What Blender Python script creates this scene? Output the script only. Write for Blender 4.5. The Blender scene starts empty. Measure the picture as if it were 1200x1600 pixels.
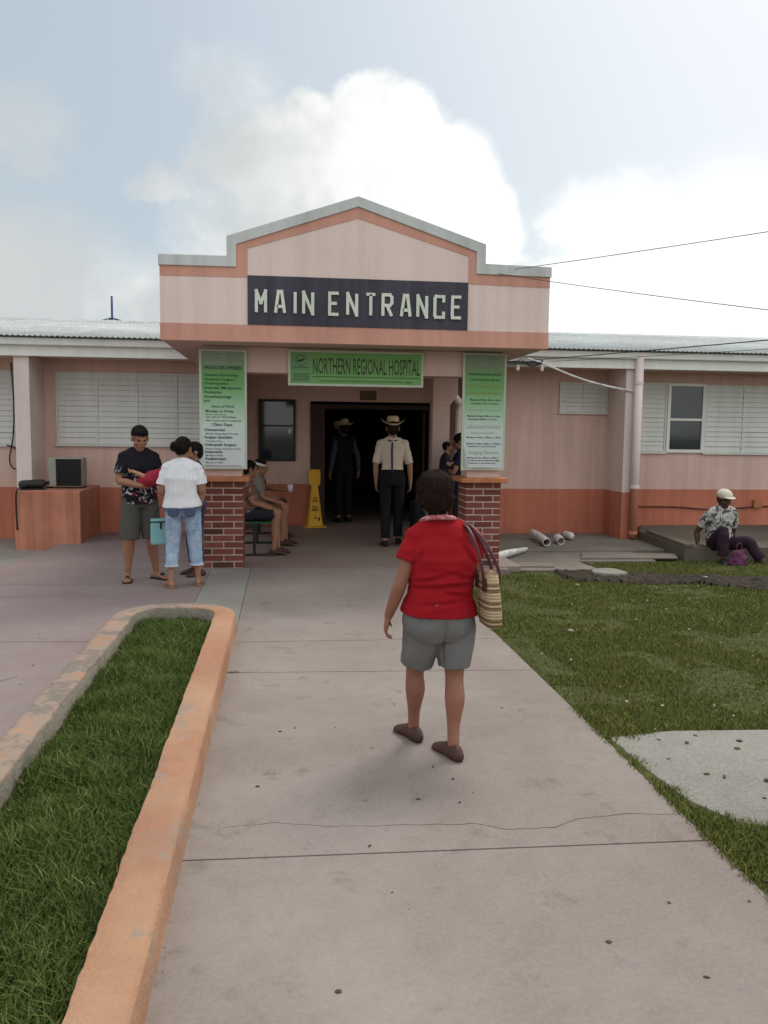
# exposure and light levels
EXPO = 0.33
SKY_STR = .1; SUN_E = 1.3
CLOUD_HI = (5.0, 5.25, 5.3); CLOUD_LO = (9.5, 9.5, 9.3)
SKYMIX = .75; SKYHAZE = (4.3, 5.0, 5.4)
import bpy, bmesh, math, random
import numpy as np
from mathutils import Vector, Matrix, noise
R_ = math.radians
random.seed(7); rng = np.random.default_rng(11)
S = bpy.context.scene
COL = S.collection

# ------------------------------------------------------------------ camera
cd = bpy.data.cameras.new('camera'); cam = bpy.data.objects.new('camera', cd); COL.objects.link(cam)
cd.sensor_fit = 'VERTICAL'; cd.sensor_height = 36.0; cd.lens = 36 * 1300 / 1600
cd.clip_start = .05; cd.clip_end = 5000
cam.matrix_world = Matrix.Translation((0, 0, 1.65)) @ (Matrix.Rotation(R_(-6.9), 4, 'Z') @ Matrix.Rotation(math.pi/2 + R_(-5.62), 4, 'X') @ Matrix.Rotation(R_(0.69), 4, 'Z'))
S.camera = cam
S.render.resolution_x = 768; S.render.resolution_y = 1024
S.view_settings.view_transform = 'Standard'; S.view_settings.look = 'None'
S.view_settings.gamma = 1; S.view_settings.exposure = EXPO

# ------------------------------------------------------------------ world
SUN_EL, SUN_AZ = R_(56), R_(38)       # azimuth clockwise from +Y
world = bpy.data.worlds.new('World'); S.world = world; world.use_nodes = True
nt = world.node_tree
for n in list(nt.nodes): nt.nodes.remove(n)
class G:
    """small helper to write node math"""
    def __init__(s, nt): s.nt = nt
    def n(s, t, **k):
        x = s.nt.nodes.new(t)
        for a, b in k.items(): setattr(x, a, b)
        return x
    def link(s, a, b): s.nt.links.new(a, b)
    def _set(s, inp, v):
        if isinstance(v, bpy.types.NodeSocket): s.link(v, inp)
        else: inp.default_value = v
    def m(s, op, a, b=None, c=None, clamp=False):
        x = s.n('ShaderNodeMath', operation=op, use_clamp=clamp)
        s._set(x.inputs[0], a)
        if b is not None: s._set(x.inputs[1], b)
        if c is not None: s._set(x.inputs[2], c)
        return x.outputs[0]
    def noise(s, vec, scale, detail=4, rough=.5, dist=0):
        x = s.n('ShaderNodeTexNoise'); s.link(vec, x.inputs['Vector'])
        x.inputs['Scale'].default_value = scale; x.inputs['Detail'].default_value = detail
        x.inputs['Roughness'].default_value = rough; x.inputs['Distortion'].default_value = dist
        return x.outputs['Fac']
    def ss(s, v, a, b, lo=0., hi=1.):
        x = s.n('ShaderNodeMapRange', interpolation_type='SMOOTHSTEP'); s._set(x.inputs[0], v)
        x.inputs[1].default_value = a; x.inputs[2].default_value = b
        x.inputs[3].default_value = lo; x.inputs[4].default_value = hi
        return x.outputs[0]
    def mix(s, f, a, b):
        x = s.n('ShaderNodeMix', data_type='RGBA'); s._set(x.inputs[0], f)
        for i, v in ((6, a), (7, b)):
            if isinstance(v, bpy.types.NodeSocket): s.link(v, x.inputs[i])
            else: x.inputs[i].default_value = (*v[:3], 1)
        return x.outputs[2]
    def scale(s, vec, sx, sy, sz):
        x = s.n('ShaderNodeVectorMath', operation='MULTIPLY'); s.link(vec, x.inputs[0]); x.inputs[1].default_value = (sx, sy, sz)
        return x.outputs[0]
g = G(nt)
out = g.n('ShaderNodeOutputWorld'); bg = g.n('ShaderNodeBackground'); g.link(bg.outputs[0], out.inputs[0])
sky = g.n('ShaderNodeTexSky', sky_type='NISHITA', sun_disc=False)
sky.sun_elevation = SUN_EL; sky.sun_rotation = SUN_AZ; sky.dust_density = 3.0; sky.air_density = 1.0; sky.ozone_density = 1.0
tc = g.n('ShaderNodeTexCoord'); d = tc.outputs['Generated']
sp = g.n('ShaderNodeSeparateXYZ'); g.link(d, sp.inputs[0])
az = g.m('ARCTAN2', sp.outputs[0], sp.outputs[1]); el = g.m('ARCSINE', sp.outputs[2])
n1 = g.noise(d, 9, 8, .6, .3); n2 = g.noise(d, 34, 6, .62); n3 = g.noise(d, 3.2, 5, .55)
azp = g.m('ADD', az, g.m('MULTIPLY', g.m('SUBTRACT', n1, .5), .09))
elp = g.m('ADD', el, g.m('MULTIPLY', g.m('SUBTRACT', n2, .5), .07))
BL = [(0.108, 0.318, 0.082, 0.068, 1), (0.027, 0.31, 0.097, 0.057, 1), (-0.053, 0.296, 0.063, 0.05, 0.9), (0.153, 0.269, 0.097, 0.079, 1), (0.21, 0.225, 0.071, 0.068, 1), (0.04, 0.225, 0.135, 0.08, 1), (-0.135, 0.266, 0.04, 0.018, 0.5), (-0.06, 0.365, 0.05, 0.035, 0.32), (-0.30, 0.15, 0.13, 0.085, 0.8), (-0.12, 0.13, 0.10, 0.05, 0.6), (-0.289, 0.304, 0.052, 0.043, 0.35), (0.393, 0.232, 0.075, 0.045, 0.6), (0.489, 0.180, 0.142, 0.09, .65), (0.375, 0.150, 0.134, 0.055, .75)]
acc = None
for a0, e0, ra, re, w in BL:
    dx = g.m('DIVIDE', g.m('SUBTRACT', azp, a0), ra*1.12); dy = g.m('DIVIDE', g.m('SUBTRACT', elp, e0), re*1.12)
    q = g.m('MULTIPLY', g.m('SUBTRACT', 1.0, g.m('ADD', g.m('MULTIPLY', dx, dx), g.m('MULTIPLY', dy, dy))), w)
    acc = q if acc is None else g.m('SMOOTH_MAX', acc, q, .25)
gen = g.m('MULTIPLY', g.m('SUBTRACT', n3, .47), 2.4)          # unseen clouds outside the view, made denser to add fill light
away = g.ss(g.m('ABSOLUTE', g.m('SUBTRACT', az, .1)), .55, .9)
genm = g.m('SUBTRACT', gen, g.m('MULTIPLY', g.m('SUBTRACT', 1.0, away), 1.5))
den = g.m('ADD', g.m('MAXIMUM', acc, genm), g.m('MULTIPLY', g.m('SUBTRACT', n1, .5), .9))
den = g.m('ADD', den, g.m('MULTIPLY', g.m('SUBTRACT', n2, .5), .6))
soft = g.ss(az, .24, .34, 0., 1.)
lf = g.ss(az, -.06, .06)
cov = g.mix(soft, g.mix(lf, g.ss(den, -.30, .75), g.ss(den, -.06, .42)), g.ss(den, -.5, 1.0)); cov2 = g.n('ShaderNodeSeparateColor'); g.link(cov, cov2.inputs[0]); cov = cov2.outputs[0]
lit = g.m('ADD', g.m('ADD', .66, g.m('MULTIPLY', g.m('SUBTRACT', az, .04), 3.2)), g.m('ADD', g.m('MULTIPLY', g.m('SUBTRACT', n1, .5), 1.5), g.m('MULTIPLY', g.m('SUBTRACT', n2, .5), .35)))
lit = g.m('ADD', lit, g.m('MULTIPLY', den, -.28)); lit = g.m('ADD', lit, g.ss(az, -.12, -.22, 0., .35))
shade = g.ss(lit, -.15, 1.15)
ccol = g.mix(shade, CLOUD_HI, CLOUD_LO)
hz = g.mix(g.ss(g.m('ADD', az, g.m('MULTIPLY', el, .3)), -.15, .75), SKYHAZE, (7.6, 7.9, 8.0))
base = g.mix(SKYMIX, sky.outputs[0], hz)
ccol = g.mix(away, ccol, (15., 15., 14.6))  # added brightness on the out-of-view clouds, fill light for facade and ground
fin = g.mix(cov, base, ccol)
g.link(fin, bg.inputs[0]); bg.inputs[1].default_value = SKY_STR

# ------------------------------------------------------------------ sun
sl = bpy.data.lights.new('sun', 'SUN'); sl.energy = SUN_E; sl.angle = R_(18); sl.color = (1, .95, .87)
so = bpy.data.objects.new('sun', sl); COL.objects.link(so); so.location = (10, 14, 20)
sd = Vector((math.sin(SUN_AZ)*math.cos(SUN_EL), math.cos(SUN_AZ)*math.cos(SUN_EL), math.sin(SUN_EL)))
so.rotation_euler = sd.to_track_quat('Z', 'Y').to_euler()

# ------------------------------------------------------------------ helpers
def tag(o, label=None, cat=None, group=None, kind=None):
    if label: o['label'] = label
    if cat: o['category'] = cat
    if group: o['group'] = group
    if kind: o['kind'] = kind
    return o
def empty(name, loc=(0, 0, 0), rz=0, label=None, cat=None, group=None):
    o = bpy.data.objects.new(name, None); COL.objects.link(o); o.location = loc; o.rotation_euler = (0, 0, rz)
    o.empty_display_size = .2
    return tag(o, label, cat, group)
class MB:
    def __init__(s): s.v = []; s.f = []; s.mi = []; s.m = 0
    def add(s, vs, fs):
        b = len(s.v); s.v += [tuple(v) for v in vs]
        for f in fs: s.f.append(tuple(i+b for i in f)); s.mi.append(s.m)
        return s
    def box(s, x0, x1, y0, y1, z0, z1):
        return s.add([(x0,y0,z0),(x1,y0,z0),(x1,y1,z0),(x0,y1,z0),(x0,y0,z1),(x1,y0,z1),(x1,y1,z1),(x0,y1,z1)],
                     [(0,3,2,1),(4,5,6,7),(0,1,5,4),(1,2,6,5),(2,3,7,6),(3,0,4,7)])
    def obox(s, c, ax, ay, az, hx, hy, hz):
        c, ax, ay, az = map(Vector, (c, ax, ay, az)); vs = []
        for k in (-1, 1):
            for i, j in ((-1,-1),(1,-1),(1,1),(-1,1)): vs.append(c + ax*hx*i + ay*hy*j + az*hz*k)
        return s.add(vs, [(0,3,2,1),(4,5,6,7),(0,1,5,4),(1,2,6,5),(2,3,7,6),(3,0,4,7)])
    def prism(s, poly, lo, hi, axis='z'):
        """poly of 2-D points pushed from lo to hi along axis (z: xy poly, y: xz poly, x: yz poly)"""
        n = len(poly)
        f = {'z': lambda p, h: (p[0], p[1], h), 'y': lambda p, h: (p[0], h, p[1]), 'x': lambda p, h: (h, p[0], p[1])}[axis]
        vs = [f(p, lo) for p in poly] + [f(p, hi) for p in poly]
        return s.add(vs, [tuple(range(n))[::-1], tuple(range(n, 2*n))] + [(i, (i+1) % n, n+(i+1) % n, n+i) for i in range(n)])
    def loft(s, rings, cap=True):
        n = len(rings[0]); vs = [p for r in rings for p in r]; fs = []
        for k in range(len(rings)-1):
            for i in range(n): fs.append((k*n+i, k*n+(i+1) % n, (k+1)*n+(i+1) % n, (k+1)*n+i))
        if cap: fs += [tuple(range(n))[::-1], tuple((len(rings)-1)*n+i for i in range(n))]
        return s.add(vs, fs)
    def tube(s, pts, rad, n=12, ref=None, smooth=0, cap=True, flat=1.0):
        P = [Vector(p) for p in pts]; rad = [rad]*len(P) if not hasattr(rad, '__len__') else list(rad)
        rad = [(r if hasattr(r, '__len__') else (r, r*flat)) for r in rad]
        if smooth:
            NP, NR = [], []
            for i in range(len(P)-1):
                a, b, c, e = P[max(i-1,0)], P[i], P[i+1], P[min(i+2,len(P)-1)]
                ra, rb, rc, re = rad[max(i-1,0)], rad[i], rad[i+1], rad[min(i+2,len(P)-1)]
                for k in range(smooth):
                    t = k/smooth
                    w = (-.5*t+t*t-.5*t**3, 1-2.5*t*t+1.5*t**3, .5*t+2*t*t-1.5*t**3, -.5*t*t+.5*t**3)
                    NP.append(a*w[0]+b*w[1]+c*w[2]+e*w[3]); NR.append(tuple(ra[j]*w[0]+rb[j]*w[1]+rc[j]*w[2]+re[j]*w[3] for j in (0,1)))
            NP.append(P[-1]); NR.append(rad[-1]); P, rad = NP, NR
        rings = []; prev = None
        for i, p in enumerate(P):
            t = (P[min(i+1,len(P)-1)] - P[max(i-1,0)]).normalized()
            r = Vector(ref) if ref is not None else (prev if prev is not None else (Vector((1,0,0)) if abs(t.x) < .8 else Vector((0,1,0))))
            a = (r - t*r.dot(t)).normalized(); prev = a; b = t.cross(a)
            rings.append((p, a, b, t, rad[i]))
        if cap == 'round':
            p, a, b, t, r = rings[0]; q = rings[-1]; m0 = min(r); m1 = min(q[4])
            rings = [(p - t*m0*.85, a, b, t, (r[0]*.35, r[1]*.35)), (p - t*m0*.55, a, b, t, (r[0]*.8, r[1]*.8))] + rings + \
                    [(q[0]+q[3]*m1*.55, q[1], q[2], t, (q[4][0]*.8, q[4][1]*.8)), (q[0]+q[3]*m1*.85, q[1], q[2], t, (q[4][0]*.35, q[4][1]*.35))]
        s.loft([[p + a*r[0]*math.cos(2*math.pi*k/n) + b*r[1]*math.sin(2*math.pi*k/n) for k in range(n)] for p, a, b, t, r in rings], cap=bool(cap))
        return s
    def ell(s, c, r, rot=None, nu=16, nv=10):
        c = Vector(c); rot = rot or Matrix.Identity(3); rings = []
        for j in range(1, nv):
            th = math.pi*j/nv
            rings.append([c + rot @ Vector((r[0]*math.sin(th)*math.cos(2*math.pi*i/nu), r[1]*math.sin(th)*math.sin(2*math.pi*i/nu), -r[2]*math.cos(th))) for i in range(nu)])
        b = len(s.v); s.loft(rings, cap=False)
        s.add([c + rot @ Vector((0,0,-r[2])), c + rot @ Vector((0,0,r[2]))], [])
        L = len(s.v)-2; nr = len(rings)
        for i in range(nu):
            s.f.append((L, b+(i+1) % nu, b+i)); s.mi.append(s.m)
            s.f.append((L+1, b+(nr-1)*nu+i, b+(nr-1)*nu+(i+1) % nu)); s.mi.append(s.m)
        return s
    def mesh(s, name):
        me = bpy.data.meshes.new(name); me.from_pydata(s.v, [], s.f); me.update()
        me.polygons.foreach_set('material_index', s.mi)
        return me
    def build(s, name, mat, parent=None, smooth=False, bevel=0, world=True, fix=True):
        me = s.mesh(name)
        if fix:
            bm = bmesh.new(); bm.from_mesh(me); bmesh.ops.recalc_face_normals(bm, faces=bm.faces); bm.to_mesh(me); bm.free()
        for m in (mat if isinstance(mat, (list, tuple)) else [mat]): me.materials.append(m)
        o = bpy.data.objects.new(name, me); COL.objects.link(o)
        if smooth: me.polygons.foreach_set('use_smooth', [True]*len(me.polygons))
        if parent is not None:
            o.parent = parent
            if world and parent.parent is None and parent.type == 'EMPTY': o.location = -parent.location
        if bevel:
            b = o.modifiers.new('bevel', 'BEVEL'); b.width = bevel; b.segments = 2; b.limit_method = 'ANGLE'; b.angle_limit = R_(40)
        return o
def organic(name, mb, mat, parent, voxel=.006, smooth=3, disp=None, fac=.5):
    me = mb.mesh('tmp'); o = bpy.data.objects.new('tmp', me); COL.objects.link(o)
    r = o.modifiers.new('r', 'REMESH'); r.mode = 'VOXEL'; r.voxel_size = voxel
    if smooth:
        q = o.modifiers.new('s', 'SMOOTH'); q.factor = fac; q.iterations = smooth
    dg = bpy.context.evaluated_depsgraph_get(); e = o.evaluated_get(dg)
    m2 = bpy.data.meshes.new_from_object(e, depsgraph=dg); m2.name = name
    bpy.data.objects.remove(o); bpy.data.meshes.remove(me)
    if disp:
        n = len(m2.vertices); co = np.empty(n*3, 'f'); m2.vertices.foreach_get('co', co); co = co.reshape(-1, 3)
        no = np.array([v.normal[:] for v in m2.vertices]); dd = np.array([disp(Vector(c)) for c in co])
        co = co + no*dd[:, None]; m2.vertices.foreach_set('co', co.astype('f').ravel()); m2.update()
    m2.polygons.foreach_set('use_smooth', [True]*len(m2.polygons))
    m2.materials.clear(); m2.materials.append(mat)
    o2 = bpy.data.objects.new(name, m2); COL.objects.link(o2); o2.parent = parent
    return o2

# ------------------------------------------------------------------ materials
MAT = {}
def mat(name, col=(.5,.5,.5), rough=.8, spec=.3, metal=0, fn=None, bump=None, sss=0):
    if name in MAT: return MAT[name]
    m = bpy.data.materials.new(name); m.use_nodes = True; nt = m.node_tree; g = G(nt)
    p = nt.nodes['Principled BSDF']; p.inputs['Base Color'].default_value = (*col, 1); p.inputs['Roughness'].default_value = rough
    p.inputs['Specular IOR Level'].default_value = spec; p.inputs['Metallic'].default_value = metal
    if sss: p.inputs['Subsurface Weight'].default_value = sss; p.inputs['Subsurface Radius'].default_value = (.012,.005,.003); p.inputs['Subsurface Scale'].default_value = 1
    t = g.n('ShaderNodeTexCoord').outputs['Object']
    if fn:
        r = fn(g, t); g.link(r, p.inputs['Base Color'])
    if bump:
        b = g.n('ShaderNodeBump'); b.inputs['Strength'].default_value = bump[0]; b.inputs['Distance'].default_value = bump[1]
        h = bump[2](g, t) if callable(bump[2]) else g.noise(t, bump[2], 5, .6)
        g.link(h, b.inputs['Height']); g.link(b.outputs[0], p.inputs['Normal'])
    MAT[name] = m; return m
def xyz(g, t):
    s = g.n('ShaderNodeSeparateXYZ'); g.link(t, s.inputs[0]); return s.outputs
def worldpos(g): return g.n('ShaderNodeNewGeometry').outputs['Position']
def mul(c, k): return tuple(min(1, x*k) for x in c)
def var(c, k=.25, scale=8):      # gentle mottling of one colour
    return lambda g, t: g.mix(g.noise(t, scale, 6, .62), mul(c, 1-k), mul(c, 1+k))
def rand_island(g): return g.n('ShaderNodeNewGeometry').outputs['Random Per Island']
PINK, SALMON, ORANGE, PALE = (.66,.455,.385), (.60,.31,.235), (.50,.17,.105), (.76,.61,.555)
def paint(top, low=None, zsplit=.71, streak=.16):
    def f(g, t):
        w = worldpos(g); s = xyz(g, w)
        st = g.noise(g.scale(w, 7, 7, .35), 1, 5, .6); bl = g.noise(w, 1.3, 6, .6)
        k = g.ss(g.m('ADD', g.m('MULTIPLY', st, .6), g.m('MULTIPLY', bl, .5)), .3, .8)
        c = g.mix(k, mul(top, 1-streak), mul(top, 1+streak*.7))
        if low:
            c2 = g.mix(k, mul(low, .78), mul(low, 1.18))
            sc = g.ss(g.noise(w, 9, 7, .7), .66, .74); c2 = g.mix(g.m('MULTIPLY', sc, .5), c2, (.42,.25,.18))
            zz = g.m('ADD', s[2], g.m('MULTIPLY', g.m('SUBTRACT', g.noise(w, 14, 3), .5), .012))
            c = g.mix(g.ss(zz, zsplit-.004, zsplit+.004), c2, c)
        dr = g.ss(g.noise(g.scale(w, 26, 26, .7), 1, 4, .6), .60, .80); c = g.mix(g.m('MULTIPLY', g.m('MULTIPLY', dr, .45), g.ss(g.noise(w, .9, 3), .42, .62)), c, (.24,.20,.17))
        chip = g.ss(g.noise(w, 5, 8, .75), .66, .72)
        return g.mix(g.m('MULTIPLY', chip, .28), c, (.30,.25,.22))
    return f
M_wall = mat('wall_paint', fn=paint(PINK, ORANGE), rough=.85, bump=(.25, .01, 22))
M_pale = mat('pale_paint', fn=paint(PALE, streak=.11), rough=.85, bump=(.2, .01, 25))
M_post = mat('post_paint', fn=paint((.60,.43,.37), streak=.1), rough=.85, bump=(.2, .01, 25))
M_salm = mat('salmon_paint', fn=paint(SALMON), rough=.85, bump=(.2, .01, 25))
M_orng = mat('orange_paint', fn=paint((.45,.17,.08), streak=.25), rough=.8, bump=(.3, .01, 30))
M_finw = mat('fin_paint', fn=paint((.70,.60,.56), (.50,.18,.115), streak=.1), rough=.85, bump=(.2, .01, 25))
M_ped = mat('pedestal_paint', fn=paint((.50,.20,.13), streak=.4), rough=.85, bump=(.3, .015, 14))
M_grey = mat('coping_grey', fn=paint((.56,.58,.56), streak=.2), rough=.85, bump=(.3, .01, 30))
M_white = mat('white_trim', fn=paint((.74,.74,.70), streak=.10), rough=.6)
M_navy = mat('navy_board', fn=paint((.052,.048,.066), streak=.5), rough=.55, bump=(.2, .01, 20))
M_lime = mat('letter_paint', fn=paint((.66,.70,.60), streak=.2), rough=.7)
M_slat = mat('louvre_metal', fn=paint((.66,.66,.62), streak=.12), rough=.5)
M_glass = mat('dark_glass', (.012,.016,.02), rough=.06, spec=.6, fn=lambda g, t: g.mix(g.noise(t, 2.5, 4), (.008,.012,.014), (.035,.045,.055)))
M_black = mat('black_rubber', (.012,.012,.013), rough=.6)
M_dkmetal = mat('dark_metal', (.02,.02,.022), rough=.45, fn=var((.022,.021,.022), .3, 12))
M_wood = mat('brown_wood', rough=.5, fn=lambda g, t: g.mix(g.noise(g.scale(t, 18, 18, 1.4), 1, 6, .6), (.022,.010,.006), (.050,.024,.012)))
M_pvc = mat('pvc', rough=.45, fn=lambda g, t: g.mix(g.ss(g.noise(t, 9, 6, .7), .4, .7), (.78,.78,.76), (.50,.46,.41)))
M_pinkpipe = mat('pipe_paint', fn=paint((.74,.62,.58), (.54,.22,.15), .776, .12), rough=.6)

def conc(a, b, dirt=(.10,.085,.075), stains=.5, fine=.12):
    def f(g, t):
        w = worldpos(g)
        n1 = g.noise(w, .55, 6, .62, .3); n2 = g.noise(w, 4, 7, .68, .3); n3 = g.noise(w, 55, 4, .75); n4 = g.noise(w, 260, 2, .6)
        c = g.mix(g.ss(g.m('ADD', g.m('MULTIPLY', n1, .7), g.m('MULTIPLY', n2, .35)), .35, .72), a, b)
        c = g.mix(g.m('MULTIPLY', g.ss(n2, .52, .78), stains), c, dirt)
        c = g.mix(g.m('MULTIPLY', g.ss(n3, .3, .75), fine*1.8), c, mul(b, 1.45))
        c = g.mix(g.m('MULTIPLY', g.ss(n4, .58, .72), fine*1.5), c, dirt)
        v = g.n('ShaderNodeTexVoronoi'); v.inputs['Scale'].default_value = 3.1; g.link(w, v.inputs['Vector'])
        sp = g.ss(v.outputs['Distance'], .03, .055, 1., 0.)
        sel = g.ss(g.noise(w, 2.3, 2), .52, .56)
        return g.mix(g.m('MULTIPLY', g.m('MULTIPLY', sp, sel), .45), c, dirt)
    return f
cb = lambda g, t: g.m('ADD', g.m('MULTIPLY', g.noise(worldpos(g), 90, 4, .7), .6), g.m('MULTIPLY', g.noise(worldpos(g), 12, 4, .6), .6))
M_path = mat('path_concrete', rough=.8, spec=.25, fn=conc((.195,.155,.137), (.295,.257,.232), (.10,.078,.066), .85), bump=(.35, .006, cb))
M_fore = mat('forecourt_concrete', rough=.78, spec=.25, fn=conc((.195,.145,.14), (.265,.215,.205), (.115,.08,.078), .6), bump=(.35, .006, cb))
M_porch = mat('porch_floor_concrete', rough=.6, spec=.35, fn=conc((.21,.155,.135), (.28,.225,.20), (.10,.07,.06), .6), bump=(.3, .004, cb))
M_strip = mat('green_stained_concrete', rough=.85, fn=conc((.21,.195,.17), (.29,.27,.24), (.13,.12,.095), .7), bump=(.35, .006, cb))
M_slab = mat('pale_slab', rough=.85, fn=conc((.14,.135,.115), (.26,.25,.22), (.085,.075,.06), .9, .3), bump=(.5, .008, cb))
M_apron = mat('grey_apron', rough=.88, fn=conc((.13,.112,.092), (.235,.205,.175), (.055,.048,.038), .75), bump=(.5, .01, cb))
M_gap = mat('joint_dirt', (.045,.035,.03), rough=1)
def soilf(g, t):
    w = worldpos(g); n = g.noise(w, 1.1, 6, .65); n2 = g.noise(w, 16, 6, .7)
    c = g.mix(g.ss(n2, .3, .7), (.045,.055,.016), (.10,.105,.036)); return g.mix(g.m('MULTIPLY', g.ss(n, .54, .70), .8), c, (.125,.095,.055))
M_soil = mat('turf_soil', rough=1, fn=soilf, bump=(.8, .03, 30))
M_mud = mat('dark_mud', rough=.95, fn=lambda g, t: g.mix(g.ss(g.noise(worldpos(g), 14, 7, .7), .35, .7), (.016,.012,.008), (.075,.058,.040)), bump=(1, .05, 18))
def kerbf(g, t):
    w = worldpos(g); n1 = g.noise(w, 1.5, 6, .6); n2 = g.noise(w, 4.2, 9, .74, .1); n3 = g.noise(w, 45, 5, .7)
    c = g.mix(g.ss(n1, .35, .65), (.37,.175,.10), (.46,.265,.16))
    c = g.mix(g.m('MULTIPLY', g.ss(n3, .3, .8), .25), c, (.42,.24,.15))
    att = g.n('ShaderNodeAttribute'); att.attribute_name = 'bare'
    th = g.m('ADD', n2, g.m('MULTIPLY', att.outputs['Fac'], .17))
    c = g.mix(g.m('MULTIPLY', g.ss(g.noise(w, 2.2, 7, .7, .4), .5, .72), .55), c, (.31,.215,.16))
    c = g.mix(g.ss(th, .56, .63, 0., .8), c, (.30,.245,.20))
    return g.mix(g.m('MULTIPLY', g.ss(th, .66, .72), .7), c, (.17,.15,.13))
M_kerb = mat('kerb_paint', rough=.8, fn=kerbf, bump=(.8, .012, lambda g, t: g.m('ADD', g.noise(worldpos(g), 55, 5, .7), g.m('MULTIPLY', g.noise(worldpos(g), 11, 5, .65), 1.6))))
M_kin = mat('kerb_bare_inside', rough=.95, fn=conc((.16,.14,.11), (.30,.27,.22), (.05,.045,.03), .8), bump=(.8, .02, 25))
# ------------------------------------------------------------------ ground
def inpoly(x, y, P):
    c = np.zeros(np.shape(x), bool); n = len(P)
    for i in range(n):
        (x0, y0), (x1, y1) = P[i], P[i-1]
        c ^= ((y0 > y) != (y1 > y)) & (x < (x1-x0)*(y-y0)/(y1-y0+1e-12)+x0)
    return c
def lawn_z(x, y): return -.015 - .075*np.clip((y-7.5)/2.5, 0, 1) + .010*np.sin(x*2.1+y*1.3)+.008*np.sin(x*4.7-y*3.1)
mb = MB(); mb.box(-600, 600, -300, 900, -.6, -.16)
tag(mb.build('ground', mat('far_ground', rough=1, fn=var((.10,.10,.06), .3, .5))), kind='structure')
LX = np.arange(1.66, 16, .12); LY = np.arange(-3, 13.5, .12)
mb = MB(); vs = [(x, y, float(lawn_z(x, y))) for y in LY for x in LX]; nx = len(LX)
mb.add(vs, [(j*nx+i, j*nx+i+1, (j+1)*nx+i+1, (j+1)*nx+i) for j in range(len(LY)-1) for i in range(nx-1)])
tag(mb.build('lawn_soil', M_soil, smooth=True), kind='structure')

mb = MB()       # path slabs with open joints
JY = [(-3, -3), (-.4, -.4), (3.108, 3.065), (5.595, 5.495), (6.415, 6.385), (9.86, 9.86)]
for (a0, a1), (b0, b1) in zip(JY[:-1], JY[1:]):
    gp = .005; xr = 1.725
    mb.prism([(-.385, a0+gp), (xr, a1+gp), (xr, b1-gp), (-.385, b0-gp)], -.12, 0)
mb.m = 1; mb.box(-.385, 1.725, -3, 9.86, -.125, -.022)
def crack(pts, w, z):
    P = [Vector((a, b, z)) for a, b in pts]; Q = []
    for i in range(len(P)-1):
        for k in range(6):
            t = k/6; p = P[i].lerp(P[i+1], t); p.y += .012*(noise.noise(p*9)) + .006*noise.noise(p*40); Q.append(p)
    Q.append(P[-1])
    for a, b in zip(Q[:-1], Q[1:]):
        w1 = w*(.5+abs(noise.noise(a*7))*1.6); w2 = w*(.5+abs(noise.noise(b*7))*1.6)
        mb.add([a+Vector((0,-w1,0)), b+Vector((0,-w2,0)), b+Vector((0,w2,0)), a+Vector((0,w1,0))], [(0,1,2,3)])
crack([(-.25, 3.36), (-.036, 3.388), (.203, 3.326), (.417, 3.317)], .0012, .0006)
crack([(.417, 3.317), (.687, 3.302), (.795, 3.292), (.93, 3.235), (1.026, 3.23), (1.139, 3.236), (1.244, 3.296), (1.426, 3.321), (1.708, 3.3)], .0022, .0006)
tag(mb.build('path', [M_path, M_gap]), kind='structure')
mb = MB()       # forecourt left of the island, ends at a dropped edge near the pedestal
mb.prism([(-1.362, -3), (-1.362, 7.155), (-.845, 7.155), (-.845, 9.86), (-1.0, 9.86), (-1.0, 13.4), (-3.05, 13.4), (-3.12, 11.9), (-3.35, 9.55), (-6.5, 9.2), (-14, 8.9), (-14, -3)], -.15, 0)
tag(mb.build('forecourt', M_fore), kind='structure')
mb = MB(); mb.m = 0
for (a, b) in [((-3.2, 6.62), (-1.37, 6.495)), ((-6.5, 6.62), (-3.2, 6.62)), ((-3.3, 9.0), (-1.1, 8.9))]:
    crack([a, b], .004, .0012)
crack([(-3.1, 8.2), (-2.2, 8.35), (-1.6, 8.2)], .002, .0012)
crack([(-1.9, 5.4), (-1.75, 5.62)], .006, .0012)
tag(mb.build('forecourt_joints', M_gap), kind='structure')
mb = MB(); mb.box(-3.35, -14, 8.8, 13.4, -.15, -.09)
tag(mb.build('lower_pavement', M_strip), kind='structure')
mb = MB(); mb.prism([(-.84, 7.16), (-.39, 7.16), (-.39, 9.86), (-.84, 9.86)], -.1, .001)
mb.box(-1.361, -.388, 6.3, 7.158, -.1, .0005); tag(mb.build('kerb_apron', M_strip), kind='structure')
mb = MB(); mb.box(-.995, 2.9, 9.865, 14.4, -.15, 0); mb.box(-.5, 5, 14.404, 22, -.15, 0)
mb.m = 1; mb.box(2.09, 2.72, 9.70, 9.864, -.15, -.012)
tag(mb.build('porch_floor', [M_porch, M_apron]), kind='structure')
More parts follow.
